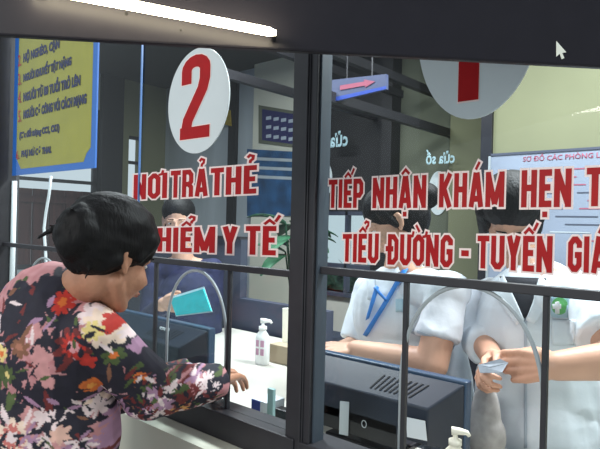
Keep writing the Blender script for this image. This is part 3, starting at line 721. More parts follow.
# ------------------------------------------------------------------ clinic staff
def staff_near():       # short sleeved tunic and lanyard
    H = G(392, 222, .62); f, r, u = frame_(-R0*.92+FW*.05-U0*.55)
    nb = G(400, 270, .66); bf, br, bu = frame_(-R0*.45-FW*.85)
    tc = G(408, 315, .66); hipc = V((tc.x, tc.y, .86))
    root = empty('person', V((hipc.x, hipc.y, 0)), 'clinic worker in a white short-sleeved tunic with a blue lanyard behind the right window', 'person')
    sL = G(447, 292, .52); sR = G(371, 290, .78)
    eL = G(432, 364, .44); wL = G(356, 350, .47); eR = G(356, 345, .70); wR = G(338, 350, .56)
    pr = head_prims(H, f, r, u, 1.0, neck=nb)
    pr += [('ell', tc, (bf, br, bu), (.09, .13, .15)), cap(tc, hipc, .11, .12), cap(nb, sL, .04, .045), cap(nb, sR, .04, .045), cap(sL, eL, .05, .046), cap(eL, wL, .046, .032), cap(sR, eR, .05, .043), cap(eR, wR, .04, .026)]
    pr += hand_prims(wL, -R0+FW*.1, -U0*.8+FW*.3, FW, (.4, .45, .5, .5), .95)+hand_prims(wR, -R0-FW*.3, -U0, -FW, (.4, .45, .5, .5), .95)
    for q in (-1, 1):
        hp = hipc+br*q*.09; pr += [cap(hp, V((hp.x, hp.y, .48)), .085, .058), cap(V((hp.x, hp.y, .48)), V((hp.x, hp.y, .08)), .058, .038), cap(V((hp.x, hp.y, .05)), V((hp.x, hp.y, .04))+bf*.14, .042, .032)]
    body = blob('body', pr, 'skin_n', root, .0045, 2); face_parts(H, f, r, u, 1.0, body)
    def P(a, b, c): return H+f*a+r*b+u*c
    hb = [('ell', P(-.028, 0, .05), (f, r, u), (.106, .088, .085)), ('ell', P(-.055, 0, -.005), (f, r, u), (.078, .080, .085)),
          ('ell', P(-.145, 0, .02), (f, r, u), (.042, .045, .045)), cap(P(.02, .066, .05), P(.0, .074, -.01), .02, .012), cap(P(.02, -.066, .05), P(.0, -.074, -.01), .02, .012)]
    blob('hair', hb, 'hair', root, .005, 2, disp=lambda co, n: .002*noise.noise(V((co.dot(f)*18, co.dot(r)*60, co.dot(u)*60))))
    sh = [('ell', tc, (bf, br, bu), (.125, .165, .17)), ('ell', tc-U0*.16, (bf, br, bu), (.13, .17, .2)), cap(nb-U0*.035, nb-U0*.06, .056, .08),
          cap(nb-U0*.05, sL, .055, .064), cap(nb-U0*.05, sR, .055, .062), cap(sL, sL.lerp(eL, .64), .056, .062, True), cap(sR, sR.lerp(eR, .9), .06, .062, True), ('ell', tc+br*.05, (bf, br, bu), (.12, .14, .16)), cap(G(434, 330, .68), G(440, 420, .66), .09, .12), cap(hipc, hipc-U0*.2, .16, .17)]
    t = blob('tunic', sh, 'coat', root, .005, 3, disp=wrinkle(.007, 10, (1.2, 1.2, .6)))
    surf_patch('collar', t, [(384, 281, 0), (392, 276, 0), (412, 266, 0), (403, 262, 0)], 'coat', t, .006, .003)
    surf_patch('collar', t, [(368, 300, 0), (376, 300, 0), (374, 272, 0), (367, 272, 0)], 'coat', t, .006, .003)
    l = surf_patch('lanyard', t, [(364, 334, 0), (368, 336, 0), (409, 270, 0), (405, 268, 0)], 'lanyard', root, .009, .002, 2, 14)
    surf_patch('lanyard_strap', t, [(367, 320, 0), (370, 318, 0), (380, 288, 0), (376, 286, 0)], 'lanyard', l, .010, .002, 2, 8)
    surf_patch('lanyard_strap', t, [(386, 302, 0), (388, 300, 0), (376, 287, 0), (374, 289, 0)], 'lanyard', l, .011, .002, 2, 8)
    surf_patch('pocket_badge', t, [(396, 312, 0), (403, 312, 0), (403, 299, 0), (396, 299, 0)], 'ltblue', t, .005, .002, 4, 4)
    surf_patch('sleeve_hem', t, [(411, 333, 0), (453, 350, 0), (455, 345, 0), (411, 328, 0)], 'coatshade', t, .002, .001, 14, 2)
staff_near()

def staff_right():      # lab coat, black hair, hands with a paper
    H = G(510, 218, .66); f, r, u = frame_(-R0*.25-FW*.80-U0*.95)
    nb = G(528, 274, .66); bf, br, bu = frame_(-R0*.25-FW*.95)
    tc = G(541, 325, .66); hipc = V((tc.x, tc.y, .88))
    root = empty('person', V((hipc.x, hipc.y, 0)), 'clinic worker in a white lab coat with a green badge holding a folded paper', 'person')
    sR = G(489, 300, .72); sL = G(597, 300, .54)
    eR = G(482, 340, .60); wR = G(492, 358, .44); eL = G(620, 360, .40); wL = G(556, 366, .31)
    pr = head_prims(H, f, r, u, .93, neck=nb)
    pr += [('ell', tc, (bf, br, bu), (.09, .14, .15)), cap(tc, hipc, .11, .12), cap(nb, sL, .04, .045), cap(nb, sR, .04, .045), cap(sL, eL, .05, .046), cap(eL, wL, .046, .032), cap(sR, eR, .05, .040), cap(eR, wR, .038, .029)]
    pr += hand_prims(wL, (G(512, 366, .335)-wL), FW*.9-U0*.25, U0, (.34, .38, .44, .5), 1.0, .02, (.9, .25, .35))
    pr += hand_prims(wR, (G(479, 372, .35)-wR), R0*.9-U0*.2-FW*.1, U0*.8-FW*.4, (.75, .85, .95, 1.0), .95, .02)
    for q in (-1, 1):
        hp = hipc+br*q*.09; pr += [cap(hp, V((hp.x, hp.y, .48)), .085, .058), cap(V((hp.x, hp.y, .48)), V((hp.x, hp.y, .08)), .058, .038), cap(V((hp.x, hp.y, .05)), V((hp.x, hp.y, .04))+bf*.14, .042, .032)]
    body = blob('body', pr, 'skin_d', root, .0042, 2); face_parts(H, f, r, u, .93, body, glasses=True)
    s = .93
    def P(a, b, c): return H+(f*a+r*b+u*c)*s
    hb = [('ell', P(-.030, 0, .052), (f, r, u), (.106*s, .092*s, .088*s)), ('ell', P(-.055, 0, -.01), (f, r, u), (.08*s, .088*s, .1*s)),
          cap(P(-.01, .078, .02), P(-.01, .075, -.06), .03*s, .022*s), cap(P(-.01, -.078, .02), P(-.005, -.08, -.075), .03*s, .02*s), cap(P(-.07, 0, -.05), P(-.08, 0, -.12), .06*s, .04*s)]
    blob('hair', hb, 'hair', root, .005, 2, disp=lambda co, n: .002*noise.noise(V((co.dot(f)*18, co.dot(r)*60, co.dot(u)*60))))
    sh = [('ell', tc, (bf, br, bu), (.125, .175, .18)), ('ell', tc-U0*.2, (bf, br, bu), (.13, .175, .22)), cap(nb-U0*.04, nb-U0*.06, .058, .085),
          cap(nb-U0*.055, sL, .055, .07), cap(nb-U0*.055, sR, .055, .064), cap(sL, sL.lerp(eL, .66), .07, .074, True), cap(sR, eR, .064, .054), cap(eR, eR.lerp(wR, .35), .056, .050, True),
          cap(hipc, V((hipc.x, hipc.y, .42)), .165, .20, True)]
    t = blob('lab_coat', sh, 'coat', root, .005, 3, disp=wrinkle(.009, 9, (1.3, 1.3, .5)))
    surf_patch('undershirt', t, [(522, 318, 0), (526, 318, 0), (547, 279, 0), (500, 277, 0)], 'blackcloth', root, .003, .002, 6, 8)
    surf_patch('lapel', t, [(517, 325, 0), (525, 320, 0), (505, 276, 0), (493, 292, 0)], 'coat', t, .008, .003)
    surf_patch('lapel', t, [(526, 320, 0), (533, 324, 0), (557, 292, 0), (542, 277, 0)], 'coat', t, .008, .003)
    surf_patch('placket', t, [(524, 448, 0), (527, 448, 0), (527, 318, 0), (524, 318, 0)], 'coatshade', t, .002, .001, 2, 24)
    b = surf_patch('badge', t, [(551, 317, 0), (568, 317, 0), (569, 296, 0), (552, 296, 0)], 'ltblue', t, .005, .002, 6, 6)
    def disc(cx, cy, rr, m, off):
        n = 24; tm = t.data; bv = BVHTree.FromPolygons([v.co for v in tm.vertices], [tuple(p.vertices) for p in tm.polygons])
        pts = []
        for i in range(n):
            a = 2*math.pi*i/n; dn = ray(cx+rr*math.cos(a), cy+rr*1.05*math.sin(a)).normalized(); h = bv.ray_cast(CAM, dn); pts.append((h[0] if h[0] else CAM+dn*1.5)-dn*off)
        MB().prism(pts, FW*-.001).build('emblem', m, b, tri=True)
    disc(559.5, 306, 8.2, 'green', .018)
    for q in ([(557.5, 311, 0), (561.5, 311, 0), (561.5, 301, 0), (557.5, 301, 0)], [(555.5, 307, 0), (563.5, 307, 0), (563.5, 303, 0), (555.5, 303, 0)]):
        surf_patch('emblem_mark', t, q, 'whiteink', b, .021, .001, 2, 2)
    surf_patch('pocket', t, [(552, 345, 0), (574, 345, 0), (575, 320, 0), (552, 320, 0)], 'coat', t, .004, .003)
    # folded paper in the hands
    p = MB(); q = [G(478, 366, .31), G(508, 363, .27), G(502, 373, .26), G(480, 373, .30)]
    p.hexa(q, V((0, 0, .002))); q2 = [G(478, 366, .31), G(500, 360, .28), G(508, 364, .268), G(490, 368, .285)]; p.hexa(q2, V((0, 0, .003)))
    tag(p.build('folded_paper', 'greypaper'), 'small folded grey-blue paper held in the hands of the lab coat wearer', 'paper')
staff_right()

def staff_left():
    H = G(178, 222, .78); f, r, u = frame_(R0*.1-FW*.9-U0*.15)
    nb = G(184, 262, .82); bf, br, bu = frame_(-FW+R0*.1)
    tc = G(190, 300, .82); hipc = V((tc.x, tc.y, .80))
    root = empty('person', V((hipc.x, hipc.y, 0)), 'person in navy behind the left window arch holding out a cyan booklet', 'person')
    sR = nb+br*.15-U0*.04; sL = nb-br*.15-U0*.04; wR = G(164, 303, .42); eR = G(150, 318, .66); eL = sL-U0*.25+bf*.02; wL = eL-U0*.2+bf*.03
    pr = head_prims(H, f, r, u, 1, neck=nb)
    pr += [('ell', tc, (bf, br, bu), (.09, .13, .15)), cap(tc, hipc, .11, .12), cap(nb, sL, .04, .045), cap(nb, sR, .04, .045), cap(sL, eL, .045, .04), cap(eL, wL, .04, .026), cap(sR, eR, .045, .04), cap(eR, wR, .04, .026)]
    pr += hand_prims(wR, G(178, 303, .36)-wR, -U0*.2+FW*.8, U0, (.45, .5, .5, .5), .9)+hand_prims(wL, -U0, br, bf, (.3, .3, .3, .3), .9)
    for q in (-1, 1):
        hp = hipc+br*q*.09; pr += [cap(hp, V((hp.x, hp.y, .45)), .085, .058), cap(V((hp.x, hp.y, .45)), V((hp.x, hp.y, .08)), .058, .038), cap(V((hp.x, hp.y, .05)), V((hp.x, hp.y, .04))+bf*.14, .042, .032)]
    body = blob('body', pr, 'skin_n', root, .0055, 2); face_parts(H, f, r, u, 1, body)
    def P(a, b, c): return H+f*a+r*b+u*c
    blob('hair', [('ell', P(-.03, 0, .055), (f, r, u), (.104, .088, .082)), ('ell', P(-.06, 0, 0), (f, r, u), (.075, .082, .09))], 'hair', root, .006, 2)
    blob('jacket', [('ell', tc, (bf, br, bu), (.125, .165, .17)), ('ell', tc-U0*.16, (bf, br, bu), (.13, .17, .2)), cap(nb-U0*.03, nb-U0*.06, .056, .08), cap(nb-U0*.05, sL, .055, .062), cap(nb-U0*.05, sR, .055, .062),
                    cap(sL, eL, .06, .055), cap(eL, eL.lerp(wL, .85), .055, .045, True), cap(sR, eR, .06, .055), cap(eR, eR.lerp(wR, .85), .055, .04, True), cap(hipc, hipc-U0*.1, .16, .165)], 'navy', root, .006, 3, disp=wrinkle(.004, 10))
    p = MB(); Y = .375; p.hexa([G(176, 315.5, Y), G(211, 311, Y), G(203, 289, Y), G(170, 299, Y)], (0, .006, 0)); bk = p.build('booklet', 'cyan')
    tag(bk, 'cyan booklet held out behind the arched opening of the left window', 'booklet')
    p = MB(); p.hexa([G(176, 316.5, Y+.008), G(212.5, 312, Y+.008), G(204, 286.5, Y+.008), G(170, 297, Y+.008)], (0, .001, 0)); p.build('page', 'paper', bk)
staff_left()

# ------------------------------------------------------------------ counter and things on it
def onz(px, py, z): d = ray(px, py); return CAM+d*((z-CAM.z)/d.z)
ZC = .88
ctr = empty('service_counter', V((-1.2, .5, 0)), 'deep white counter carrying the pump bottle and cream folder behind the left window', 'counter')
ldg = empty('service_ledge', V((-1.0, .2, 0)), 'white ledge along the inner side of both service windows carrying the monitors', 'ledge')
MB().box((-3.4, .095, ZC-.03), (1.35, .30, ZC)).build('front_shelf', 'white', ldg)
cx = G(320, 300, .30).x
cxl = G(215, 300, .95).x
MB().box((cxl, .303, ZC-.03), (cx, 1.05, ZC)).build('counter_top', 'white', ctr, bevel=.004)
MB().box((cxl+.02, 1.0, 0), (cx-.02, 1.04, ZC-.03)).build('side_panel', 'slate', ctr)
MB().box((-3.3, .1, 0), (1.3, .13, ZC-.03)).build('front_panel', 'slate', ldg)
# slate partitions behind the counter
xs_ = G(243, 280, 1.1).x
pt = empty('desk_partition', V((-2.4, 1.1, 0)), 'slate grey partition standing behind the left counter', 'partition')
MB().box((-4.2, 1.08, 0), (xs_, 1.13, 1.36)).build('tall_panel', 'slate', pt)
MB().box((xs_, 1.08, 0), (G(330, 300, 1.1).x, 1.13, G(262, 301, 1.1).z)).build('low_panel', 'slate', pt)
MB().box((-4.2, 1.07, 1.36), (xs_, 1.14, 1.375)).build('cap_rail', 'frame', pt)

def monitor(x0, x1, zt, y, label, right=True):
    cxm = (x0+x1)/2; e = empty('monitor', V((cxm, y, ZC)), label, 'monitor')
    zb = ZC+.035
    MB().box((x0, y, zb), (x1, y+.028, zt)).build('screen_bezel', 'monblue', e, bevel=.004)
    # tapering rear housing
    a = [V((x0+.004, y, zb+.01)), V((x1-.004, y, zb+.01)), V((x1-.004, y, zt-.006)), V((x0+.004, y, zt-.006))]
    b = [V((x0+.05, y-.075, zb+.03)), V((x1-.06, y-.075, zb+.03)), V((x1-.06, y-.075, zt-.060)), V((x0+.05, y-.075, zt-.060))]
    MB().add(a+b, [(0, 1, 2, 3), (7, 6, 5, 4), (0, 4, 5, 1), (1, 5, 6, 2), (2, 6, 7, 3), (3, 7, 4, 0)]).build('rear_housing', 'monitor', e, bevel=.004)
    MB().box((cxm-.12, y-.075, zb-.0), (cxm+.12, y-.07, zt-.12)).build('rear_recess', 'black', e)
    v = MB()
    A_, B_ = a[3].lerp(a[2], 0), a[2]; C_, D_ = b[3], b[2]
    nrm = (B_-A_).cross(C_-A_).normalized(); 
    if nrm.z < 0: nrm = -nrm
    for i in range(9):
        u = .60+.032*i
        p0 = A_.lerp(B_, u).lerp(C_.lerp(D_, u), .28)+nrm*.0006; p1 = A_.lerp(B_, u-.02).lerp(C_.lerp(D_, u-.02), .80)+nrm*.0006
        v.hexa([p0, p1, p1+V((.0045, 0, 0)), p0+V((.0045, 0, 0))], nrm*.0008)
    v.build('vent_slots', 'slot', e)
    MB().box((cxm-.02, y-.02, ZC+.012), (cxm+.02, y+.0, zb+.06)).build('neck', 'black', e)
    MB().box((cxm-.11, y-.06, ZC), (cxm+.11, y+.10, ZC+.014)).build('stand', 'black', e, bevel=.004)
    return e
mY = .25
mx0, mx1 = G(299, 350, mY).x, G(467, 384, mY).x; mz = (G(325, 353, mY).z+G(463, 380, mY).z)/2
m1 = monitor(mx0, mx1, mz, mY, 'large dark monitor seen from behind below the tunic wearer, right window')
yb2 = mY-.077
def patch(name, pts, m, par, y, th=.001): return MB().hexa([G(px, py, y) for px, py in pts], (0, th, 0)).build(name, m, par)
patch('paper_label', [(407, 437), (427, 441), (425, 421), (406, 417)], 'label', m1, yb2-.002)
patch('label_strip', [(339, 434), (348, 436), (349, 402), (340, 401)], 'label', m1, yb2-.002)
c = G(364, 424, yb2-.004); MB().tube([(c.x+.007*math.cos(t), c.y, c.z+.009*math.sin(t)) for t in np.linspace(0, 2*math.pi, 16)], .001, 6).build('rear_logo', 'label', m1)
nY = .17
nx0, nx1 = G(108, 300, nY).x, G(209, 335, nY).x; nz = (G(148, 313, nY).z+G(205, 331, nY).z)/2
m2 = monitor(nx0, nx1, nz, nY, 'dark monitor behind the left window beside the floral woman, partly hidden by her')
yb3 = nY-.002
a, b = G(162, 331, yb3-.02), G(172, 333, yb3-.02); text_obj('brand_text', 'SRV', a.x, b.x, nz-.040, nz-.018, yb3-.030, 'whiteink', m2, bold=.03)
c = G(191, 366, nY-.08); mb = MB(); mb.tube([(c.x+.009*math.cos(t), c.y, c.z+.009*math.sin(t)) for t in np.linspace(0, 2*math.pi, 16)], .0015, 6); mb.build('rear_logo', 'label', m2)

def pump_bottle(loc, s, label, m, nozzle, pink):
    e = empty('pump_bottle', loc, label, 'bottle')
    MB().lathe(loc, [(.030*s, 0), (.034*s, .004*s), (.034*s, .105*s), (.030*s, .118*s), (.016*s, .135*s), (.014*s, .142*s)], 24, .7).build('body', m, e, smooth=True)
    MB().lathe(loc, [(.017*s, .140*s), (.017*s, .153*s), (.007*s, .157*s), (.0055*s, .172*s)], 20).build('collar', m, e, smooth=True)
    n = V(nozzle).normalized(); t = loc+V((0, 0, .176*s))
    MB().tube([t-n*.010*s, t+n*.012*s, t+n*.030*s+V((0, 0, -.002*s)), t+n*.036*s+V((0, 0, -.010*s))], [.011*s, .009*s, .0065*s, .005*s], 10).build('pump_head', m, e, smooth=True)
    if pink:
        lb = MB()
        for k in range(2):
            z = .040+.034*k; lb.hexa([loc+V((-.012*s, -.0255*s, z*s)), loc+V((.026*s, -.0205*s, z*s)), loc+V((.026*s, -.0205*s, (z+.026)*s)), loc+V((-.012*s, -.0255*s, (z+.026)*s))], (0, .003, 0))
        lb.build('label', 'pinkp', e)
    return e
bl = onz(262, 364, ZC)
pump_bottle(bl, 1.0, 'white pump bottle with pink print standing on the white counter, left window', 'bottle', R0, True)
b2 = G(455, 449, .115); b2.z = ZC
zt = G(455, 427, .115).z
pump_bottle(b2, (zt-ZC)/.186, 'cream pump dispenser in front of the large monitor, right window', 'creamp', R0*.9-FW*.2, False)
# small things on the counter
p = onz(282, 359, ZC); q = MB()
q.prism([p, p+V((.10, .10, 0)), p+V((.10, .10, .23)), p+V((-.005, 0, .215))], V((.012, -.012, 0)))
tag(q.build('file_folder', 'creamp', bevel=.002), 'cream folder standing upright on the counter next to the centre stile', 'folder')
p = onz(271, 362, ZC); bx = MB().box((p.x-.01, p.y, ZC), (p.x+.15, p.y+.06, ZC+.075)).build('card_box', 'beige', bevel=.002); tag(bx, 'beige card box between the pump bottle and the cream folder', 'box')
p = onz(253, 416, ZC) ; 
yb = .12
x_, z_ = G(251, 416, yb).x, ZC
e = tag(MB().box((x_, yb, ZC), (x_+.065, yb+.07, G(254, 399, yb).z)).build('medicine_carton', 'paper', bevel=.001), 'small carton with a blue front on the counter behind the left window', 'carton')
MB().box((x_+.002, yb-.0015, ZC+.002), (x_+.036, yb, G(254, 399, yb).z-.002)).build('blue_panel', 'bluebox', e)
x_ = G(268, 410, .105).x
ph = tag(MB().box((x_, .10, ZC), (x_+.022, .112, G(270, 388, .105).z)).build('pen_holder', 'teal', bevel=.002), 'slim teal-grey upright holder in front of the blue carton', 'holder')
x_ = G(277, 400, .14).x
tag(MB().box((x_, .13, ZC), (x_+.07, .16, G(280, 408, .14).z)).build('ink_pad', 'black', bevel=.003), 'black ink pad beside the blue carton near the centre stile', 'ink pad')

# ------------------------------------------------------------------ things farther inside
def hang(label): pass
# direction sign
Ys = 1.2
sg = empty('direction_sign', G(358, 90, Ys), 'hanging white sign with a red arrow and blue stripe in the right window', 'sign')
MB().hexa([G(331, 102, Ys), G(386, 89, Ys), G(386, 74, Ys), G(331, 80, Ys)], (0, .02, 0)).build('board', 'signb', sg)
MB().hexa([G(331, 102, Ys-.002), G(386, 89, Ys-.002), G(386, 86, Ys-.002), G(331, 98, Ys-.002)], (0, .002, 0)).build('stripe', 'bluebox', sg)
MB().prism([G(x, y, Ys-.003) for x, y in [(340, 90), (365, 85.5), (365, 87.5), (375, 81.5), (364, 79.5), (364, 81.5), (340, 85.5)]], (0, .002, 0)).build('arrow', 'mauveink', sg, tri=True)
rr = MB()
for px in (347, 372): a = G(px, 79, Ys+.01); rr.tube([a, V((a.x, a.y, 2.85))], .004, 6)
rr.build('hanger_rod', 'frame', sg)
# mirrored window stickers on the far side
def mtext(s, px0, px1, pyb, pyt, Y, label, m='pale'):
    a, b = G(px0, pyb, Y), G(px1, pyb, Y); c = G(px0, pyt, Y)
    e = empty('window_sticker_text', a, label, 'lettering'); o = text_obj('text', s, a.x, b.x, a.z, c.z, Y-.004, m, e, mirror=True, bold=.03); return e
mtext('cửa', 330, 348, 148, 132, 2.37, 'pale mirror-reversed word at the left edge of the right window')
mtext('cửa số', 426, 455, 165, 150, 2.37, 'pale mirror-reversed words above the KHÁM lettering on the far glass')
fp = MB(); fp.box((G(321, 130, 2.375).x, 2.375, G(330, 195, 2.375).z), (G(349, 130, 2.375).x, 2.38, 2.1)); 
def oval(px, py, rxp, ryp, Y, label):
    c = G(px, py, Y); mb = MB(); rx = abs(G(px+rxp, py, Y).x-G(px-rxp, py, Y).x)/2; rz = abs(G(px, py+ryp, Y).z-G(px, py-ryp, Y).z)/2
    mb.prism([(c.x+rx*math.cos(t), Y, c.z+rz*math.sin(t)) for t in np.linspace(0, 2*math.pi, 40, endpoint=False)], (0, .003, 0))
    tag(mb.build('window_sticker', 'oval', tri=True), label, 'sticker')
oval(321, 180, 11, 21, 2.49, 'pale oval sticker at the left edge of the right window beside TIẾP')
oval(438, 193, 10, 22, 2.49, 'pale oval sticker on far glass between NHẬN and KHÁM')
# back wall notices
Yb = 2.41
fn = empty('framed_notice', G(275, 145, Yb), 'dark framed notice with pale writing on the cream panel, left window', 'notice')
MB().hexa([G(258.5, 143, Yb), G(300, 148, Yb), G(300, 112, Yb), G(258.5, 105, Yb)], (0, .02, 0)).build('frame', 'olivew', fn)
MB().hexa([G(262, 140, Yb-.004), G(300, 145, Yb-.004), G(300, 115, Yb-.004), G(262, 109, Yb-.004)], (0, .004, 0)).build('sheet', 'ink', fn)
for k in range(3):
    for u in range(4):
        a, b = G(266+7.5*u, 120+k*9+u, Yb-.006), G(271+7.5*u, 120.5+k*9+u, Yb-.006)
        MB().box((a.x, Yb-.0065, a.z), (b.x, Yb-.0045, a.z+.028)).build('text_mark', 'greypaper', fn)
bp_ = empty('wall_poster', G(265, 205, Yb), 'blue wall poster with pale bands beside the centre stile, left window', 'poster')
MB().hexa([G(247, 216, Yb), G(300, 216, Yb), G(300, 152, Yb), G(247, 149, Yb)], (0, .008, 0)).build('sheet', 'bluepost', bp_)
for k in range(3):
    MB().hexa([G(252, 160+k*9, Yb-.002), G(296, 162+k*9, Yb-.002), G(296, 159+k*9, Yb-.002), G(252, 157+k*9, Yb-.002)], (0, .002, 0)).build('band', 'greyw', bp_)
gp = MB().hexa([G(222, 124, 2.45), G(231, 126, 2.45), G(230, 110, 2.45), G(226, 109, 2.45)], (0, .01, 0)).build('sign_plaque', 'gold'); tag(gp, 'small gold plaque on the wall at the right rim of oval number 2', 'plaque')
# whiteboard
Yw = 1.89
wb = empty('notice_board', G(550, 300, Yw), 'pale blue notice board titled SƠ ĐỒ CÁC PHÒNG on the cream wall', 'notice board')
a, b, c = G(492, 157, Yw), G(620, 147, Yw), G(492, 305, Yw); zt_ = (a.z+G(598, 149, Yw).z)/2
MB().box((a.x, Yw-.012, c.z), (XR-.3, Yw+.01, zt_)).build('board', 'board', wb)
MB().box((a.x-.012, Yw-.018, c.z), (a.x, Yw+.01, zt_+.01)).build('edge_rail', 'rim', wb)
MB().box((a.x-.012, Yw-.018, zt_), (XR-.3, Yw+.01, zt_+.012)).build('edge_rail', 'slate', wb)
Yt = Yw-.0135
a, b = G(523, 164, Yt), G(612, 156, Yt); z = (G(523, 163, Yt).z+G(600, 156.5, Yt).z)/2
text_obj('title', 'SƠ ĐỒ CÁC PHÒNG LÀM', a.x, b.x, z, z+.040, Yt, 'mauveink', wb, bold=.015)
rng = random.Random(4)
for k in range(10):
    z2 = z-.05-.038*k; x = a.x-.12+rng.random()*.08
    while x < .7:
        L = rng.uniform(.06, .2); MB().box((x, Yt-.0005, z2), (x+L, Yt, z2+.006)).build('text_line', rng.choice(['mauveink', 'slate', 'greyw']), wb); x += L+rng.uniform(.05, .14)
# light reflections at the far left, built as solid white rods
a, b = G(14.5, 181, .03), G(13, 310, .03); tag(MB().tube([(a.x, .03, a.z), (a.x, .03, ZS-.05+.02)], .011, 10).build('straight_streak', 'streak', smooth=True), 'straight light reflection, built as a white rod under the left edge of the yellow poster', 'light_streak')
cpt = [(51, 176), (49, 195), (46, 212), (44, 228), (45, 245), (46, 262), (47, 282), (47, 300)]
tag(MB().tube([G(x, y, .03) for x, y in cpt], .006, 8).build('wavy_streak', 'streak', smooth=True), 'wavy light reflection, built as a white line below the bottom of the yellow poster', 'streak')
# fence outside the left opening
fe = empty('slatted_fence', V((XL-.45, .6, 0)), 'reddish brown slatted fence seen through the left window under the yellow poster', 'fence')
fm = MB(); y = -1.0; k = 0
while y < yl(120):
    fm.box((XL-.46+.02*(k % 2), y, .0), (XL-.43+.02*(k % 2), y+.075, 1.73)); y += .08; k += 1
fm.build('slats', 'fence', fe); MB().box((XL-.42, -1.0, 1.60), (XL-.38, yl(118), 1.66)).build('rail', 'fence', fe)
struct(MB().box((XL-3, -4, -.02), (XL-.2, 6, 0.001)), 'floor', 'floor')
# potted plant
def leaf(base, d, L, wd, droop):
    d = V(d).normalized(); s = d.cross(V((0, 0, 1))).normalized(); vs = []; n = 10
    for i in range(n+1):
        t = i/n; c = base+d*L*t+V((0, 0, -droop*t*t)); ww = wd*math.sin(math.pi*min(1, t*.92+.06))**.8
        vs += [c-s*ww+V((0, 0, .12*ww)), c+V((0, 0, -.1*ww)), c+s*ww+V((0, 0, .12*ww))]
    fs = []
    for i in range(n):
        for k in range(2): fs.append((i*3+k, i*3+k+1, (i+1)*3+k+1, (i+1)*3+k))
    return vs, fs
def plant(c, hgt, label, n, L, seed, zb):
    rg = random.Random(seed); e = empty('potted_plant', V((c.x, c.y, zb)), label, 'plant')
    MB().lathe(V((c.x, c.y, zb)), [(.06, 0), (.085, .14), (.09, .15), (.08, .15), (.075, .13)], 20).build('pot', 'pot', e, smooth=True)
    st = MB(); lf = MB()
    for k in range(n):
        a = 2*math.pi*k/n+rg.uniform(-.3, .3); hh = hgt*rg.uniform(.55, 1); b = V((c.x+.06*math.cos(a), c.y+.06*math.sin(a), zb+.13+hh))
        st.tube([(c.x, c.y, zb+.12), (c.x+.03*math.cos(a), c.y+.03*math.sin(a), zb+.13+hh*.5), b], .005, 6)
        vs, fs = leaf(b, (math.cos(a), math.sin(a), rg.uniform(-.1, .7)), L*rg.uniform(.7, 1.1), L*.2, L*rg.uniform(.2, .6)); lf.add(vs, fs)
    st.build('stem', 'leaf', e); o = lf.build('leaves', 'leaf', e, smooth=True); s = o.modifiers.new('s', 'SOLIDIFY'); s.thickness = .002
    return e
pc = G(294, 270, 1.5)
MBt = MB().box((pc.x-.3, 1.25, 0), (pc.x+.25, 1.75, .80)).build('low_cabinet', 'slate', bevel=.005); tag(MBt, 'low slate cabinet behind the counter under the potted plant', 'cabinet')
plant(pc, .55, 'potted green plant with broad leaves showing both sides of the centre stile', 18, .26, 3, .80)
# hedge outside back window
hd = MB(); rg = random.Random(8)
hx0, hx1 = wx0-1.5, wx1-.2
for k in range(900):
    b = V((rg.uniform(hx0, hx1), rg.uniform(3.0, 3.3), rg.uniform(.2, 1.12))); vs, fs = leaf(b, (rg.uniform(-1, 1), rg.uniform(-1, 0), rg.uniform(-.5, 1)), .10, .03, .02); hd.add(vs, fs)
hd.box((hx0, 3.1, 0), (hx1, 3.35, 1.02))
tag(hd.build('hedge', 'hedge'), 'dark green hedge outside behind the bright far window', 'hedge')
# chairs behind the counter
def chair(px, py, Y, wd, hgt, m, label, rz=0):
    c = G(px, py, Y); e = empty('office_chair', V((c.x, Y, 0)), label, 'chair'); Rz = Matrix.Rotation(rz, 3, 'Z')
    def L(x, y, z): return V((c.x, Y, 0))+Rz@V((x, y, z))
    zt = c.z
    pts = []
    n = 10
    vs = []; 
    for j in range(n+1):
        for i in range(n+1):
            u = i/n*2-1; v = j/n; k = 1-.18*abs(u)**4*(1 if v > .7 else .3); vs.append(L(u*wd/2*(1-.12*max(0, v-.6)), .04*(1-u*u)-.0, zt-hgt*(1-v)-(abs(u)**3*.06 if v > .5 else 0)*v))
    fs = [(j*(n+1)+i, j*(n+1)+i+1, (j+1)*(n+1)+i+1, (j+1)*(n+1)+i) for j in range(n) for i in range(n)]
    o = MB().add(vs, fs).build('backrest', m, e, smooth=True); s = o.modifiers.new('s', 'SOLIDIFY'); s.thickness = .035
    o = MB().hexa([L(-.22, -.02, .45), L(.22, -.02, .45), L(.22, -.42, .45), L(-.22, -.42, .45)], (0, 0, .06)).build('seat', m, e, bevel=.02)
    MB().tube([L(0, -.2, .10), L(0, -.2, .46)], .025, 10).build('gas_lift', 'black', e)
    MB().tube([L(0, -.15, .47), L(0, .05, .48), L(0, .06, zt-hgt+.1)], .018, 8).build('back_support', 'black', e)
    for k in range(5):
        a = 2*math.pi*k/5; MB().tube([L(0, -.2, .10), L(.26*math.cos(a), -.2+.26*math.sin(a), .05), L(.27*math.cos(a), -.2+.27*math.sin(a), .025)], [.02, .016, .025], 8).build('leg', 'black', e)
    return e
chair(468, 336, 1.45, .30, .35, 'blackcloth', 'black chair back showing between the tunic and the lab coat', .2)
bag = empty('fabric_bag', V((0, 0, 0)), None, None)
bpy.data.objects.remove(bag)
c = G(488, 410, .40)
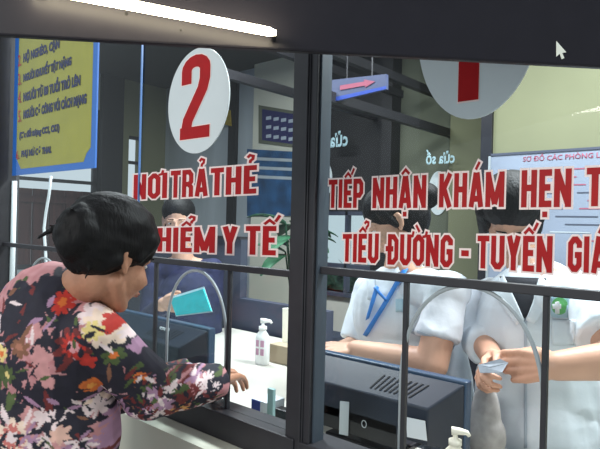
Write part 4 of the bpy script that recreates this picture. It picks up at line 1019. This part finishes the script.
bg = blob('fabric_bag', [('ell', V((c.x, .385, c.z-.05)), E3, (.040, .03, .13)), ('ell', V((c.x+.002, .385, .93)), E3, (.050, .035, .06))], 'greycloth', None, .005, 3, disp=wrinkle(.003, 10, (1.5, 1.5, .4)))
tag(bg, 'grey woven fabric bag between the large monitor and the lab coat', 'bag')
MB().box((G(475, 440, .32).x, .30, ZC-.03), (XR-.1, .46, ZC)).build('side_shelf', 'white', ldg)
# plant tips at lower right
for px in (556, 588):
    c = G(px, 449, .2); e = MB(); rg = random.Random(px)
    for k in range(4):
        vs, fs = leaf(V((c.x, c.y, ZC)), (rg.uniform(-.35, .35), rg.uniform(-.2, .2), 1), .10, .006, .0); e.add(vs, fs)
    tag(e.build('grass_sprig', 'leaf'), 'thin green sprig at the bottom edge %s' % ('nearer the glazing bar' if px < 570 else 'in the lower right corner'), 'plant')

# ------------------------------------------------------------------ light
def area(loc, rot, size, power, col, sy=None):
    l = bpy.data.lights.new('unseen_light', 'AREA'); l.energy = power; l.color = col; l.size = size
    if sy: l.shape = 'RECTANGLE'; l.size_y = sy
    o = bpy.data.objects.new('unseen_light', l); COL.objects.link(o); o.location = loc; o.rotation_euler = rot; return o
area((-.3, .95, 2.75), (0, 0, 0), 1.2, 95, (.93, .97, 1), .3)
area((-2.3, .8, 2.75), (0, 0, 0), 1.2, 62, (.93, .97, 1), .3)
area((-1.2, -3.6, 2.6), (math.radians(66), 0, 0), 1.4, 55, (1, .97, .92), .5)  # added unseen light on the public side, aimed to brighten the window lettering
wd = bpy.data.worlds.new('sky'); SC.world = wd; wd.use_nodes = True
bgn = wd.node_tree.nodes['Background']; bgn.inputs['Color'].default_value = (.80, .92, 1.0, 1); bgn.inputs['Strength'].default_value = .75
SC.view_settings.view_transform = 'Standard'; SC.view_settings.look = 'None'; SC.view_settings.gamma = 1; SC.view_settings.exposure = 0.0
SC.view_settings.use_curve_mapping = False
SC.cycles.use_denoising = True
SC.cycles.transparent_max_bounces = 16
bpy.context.view_layer.update()
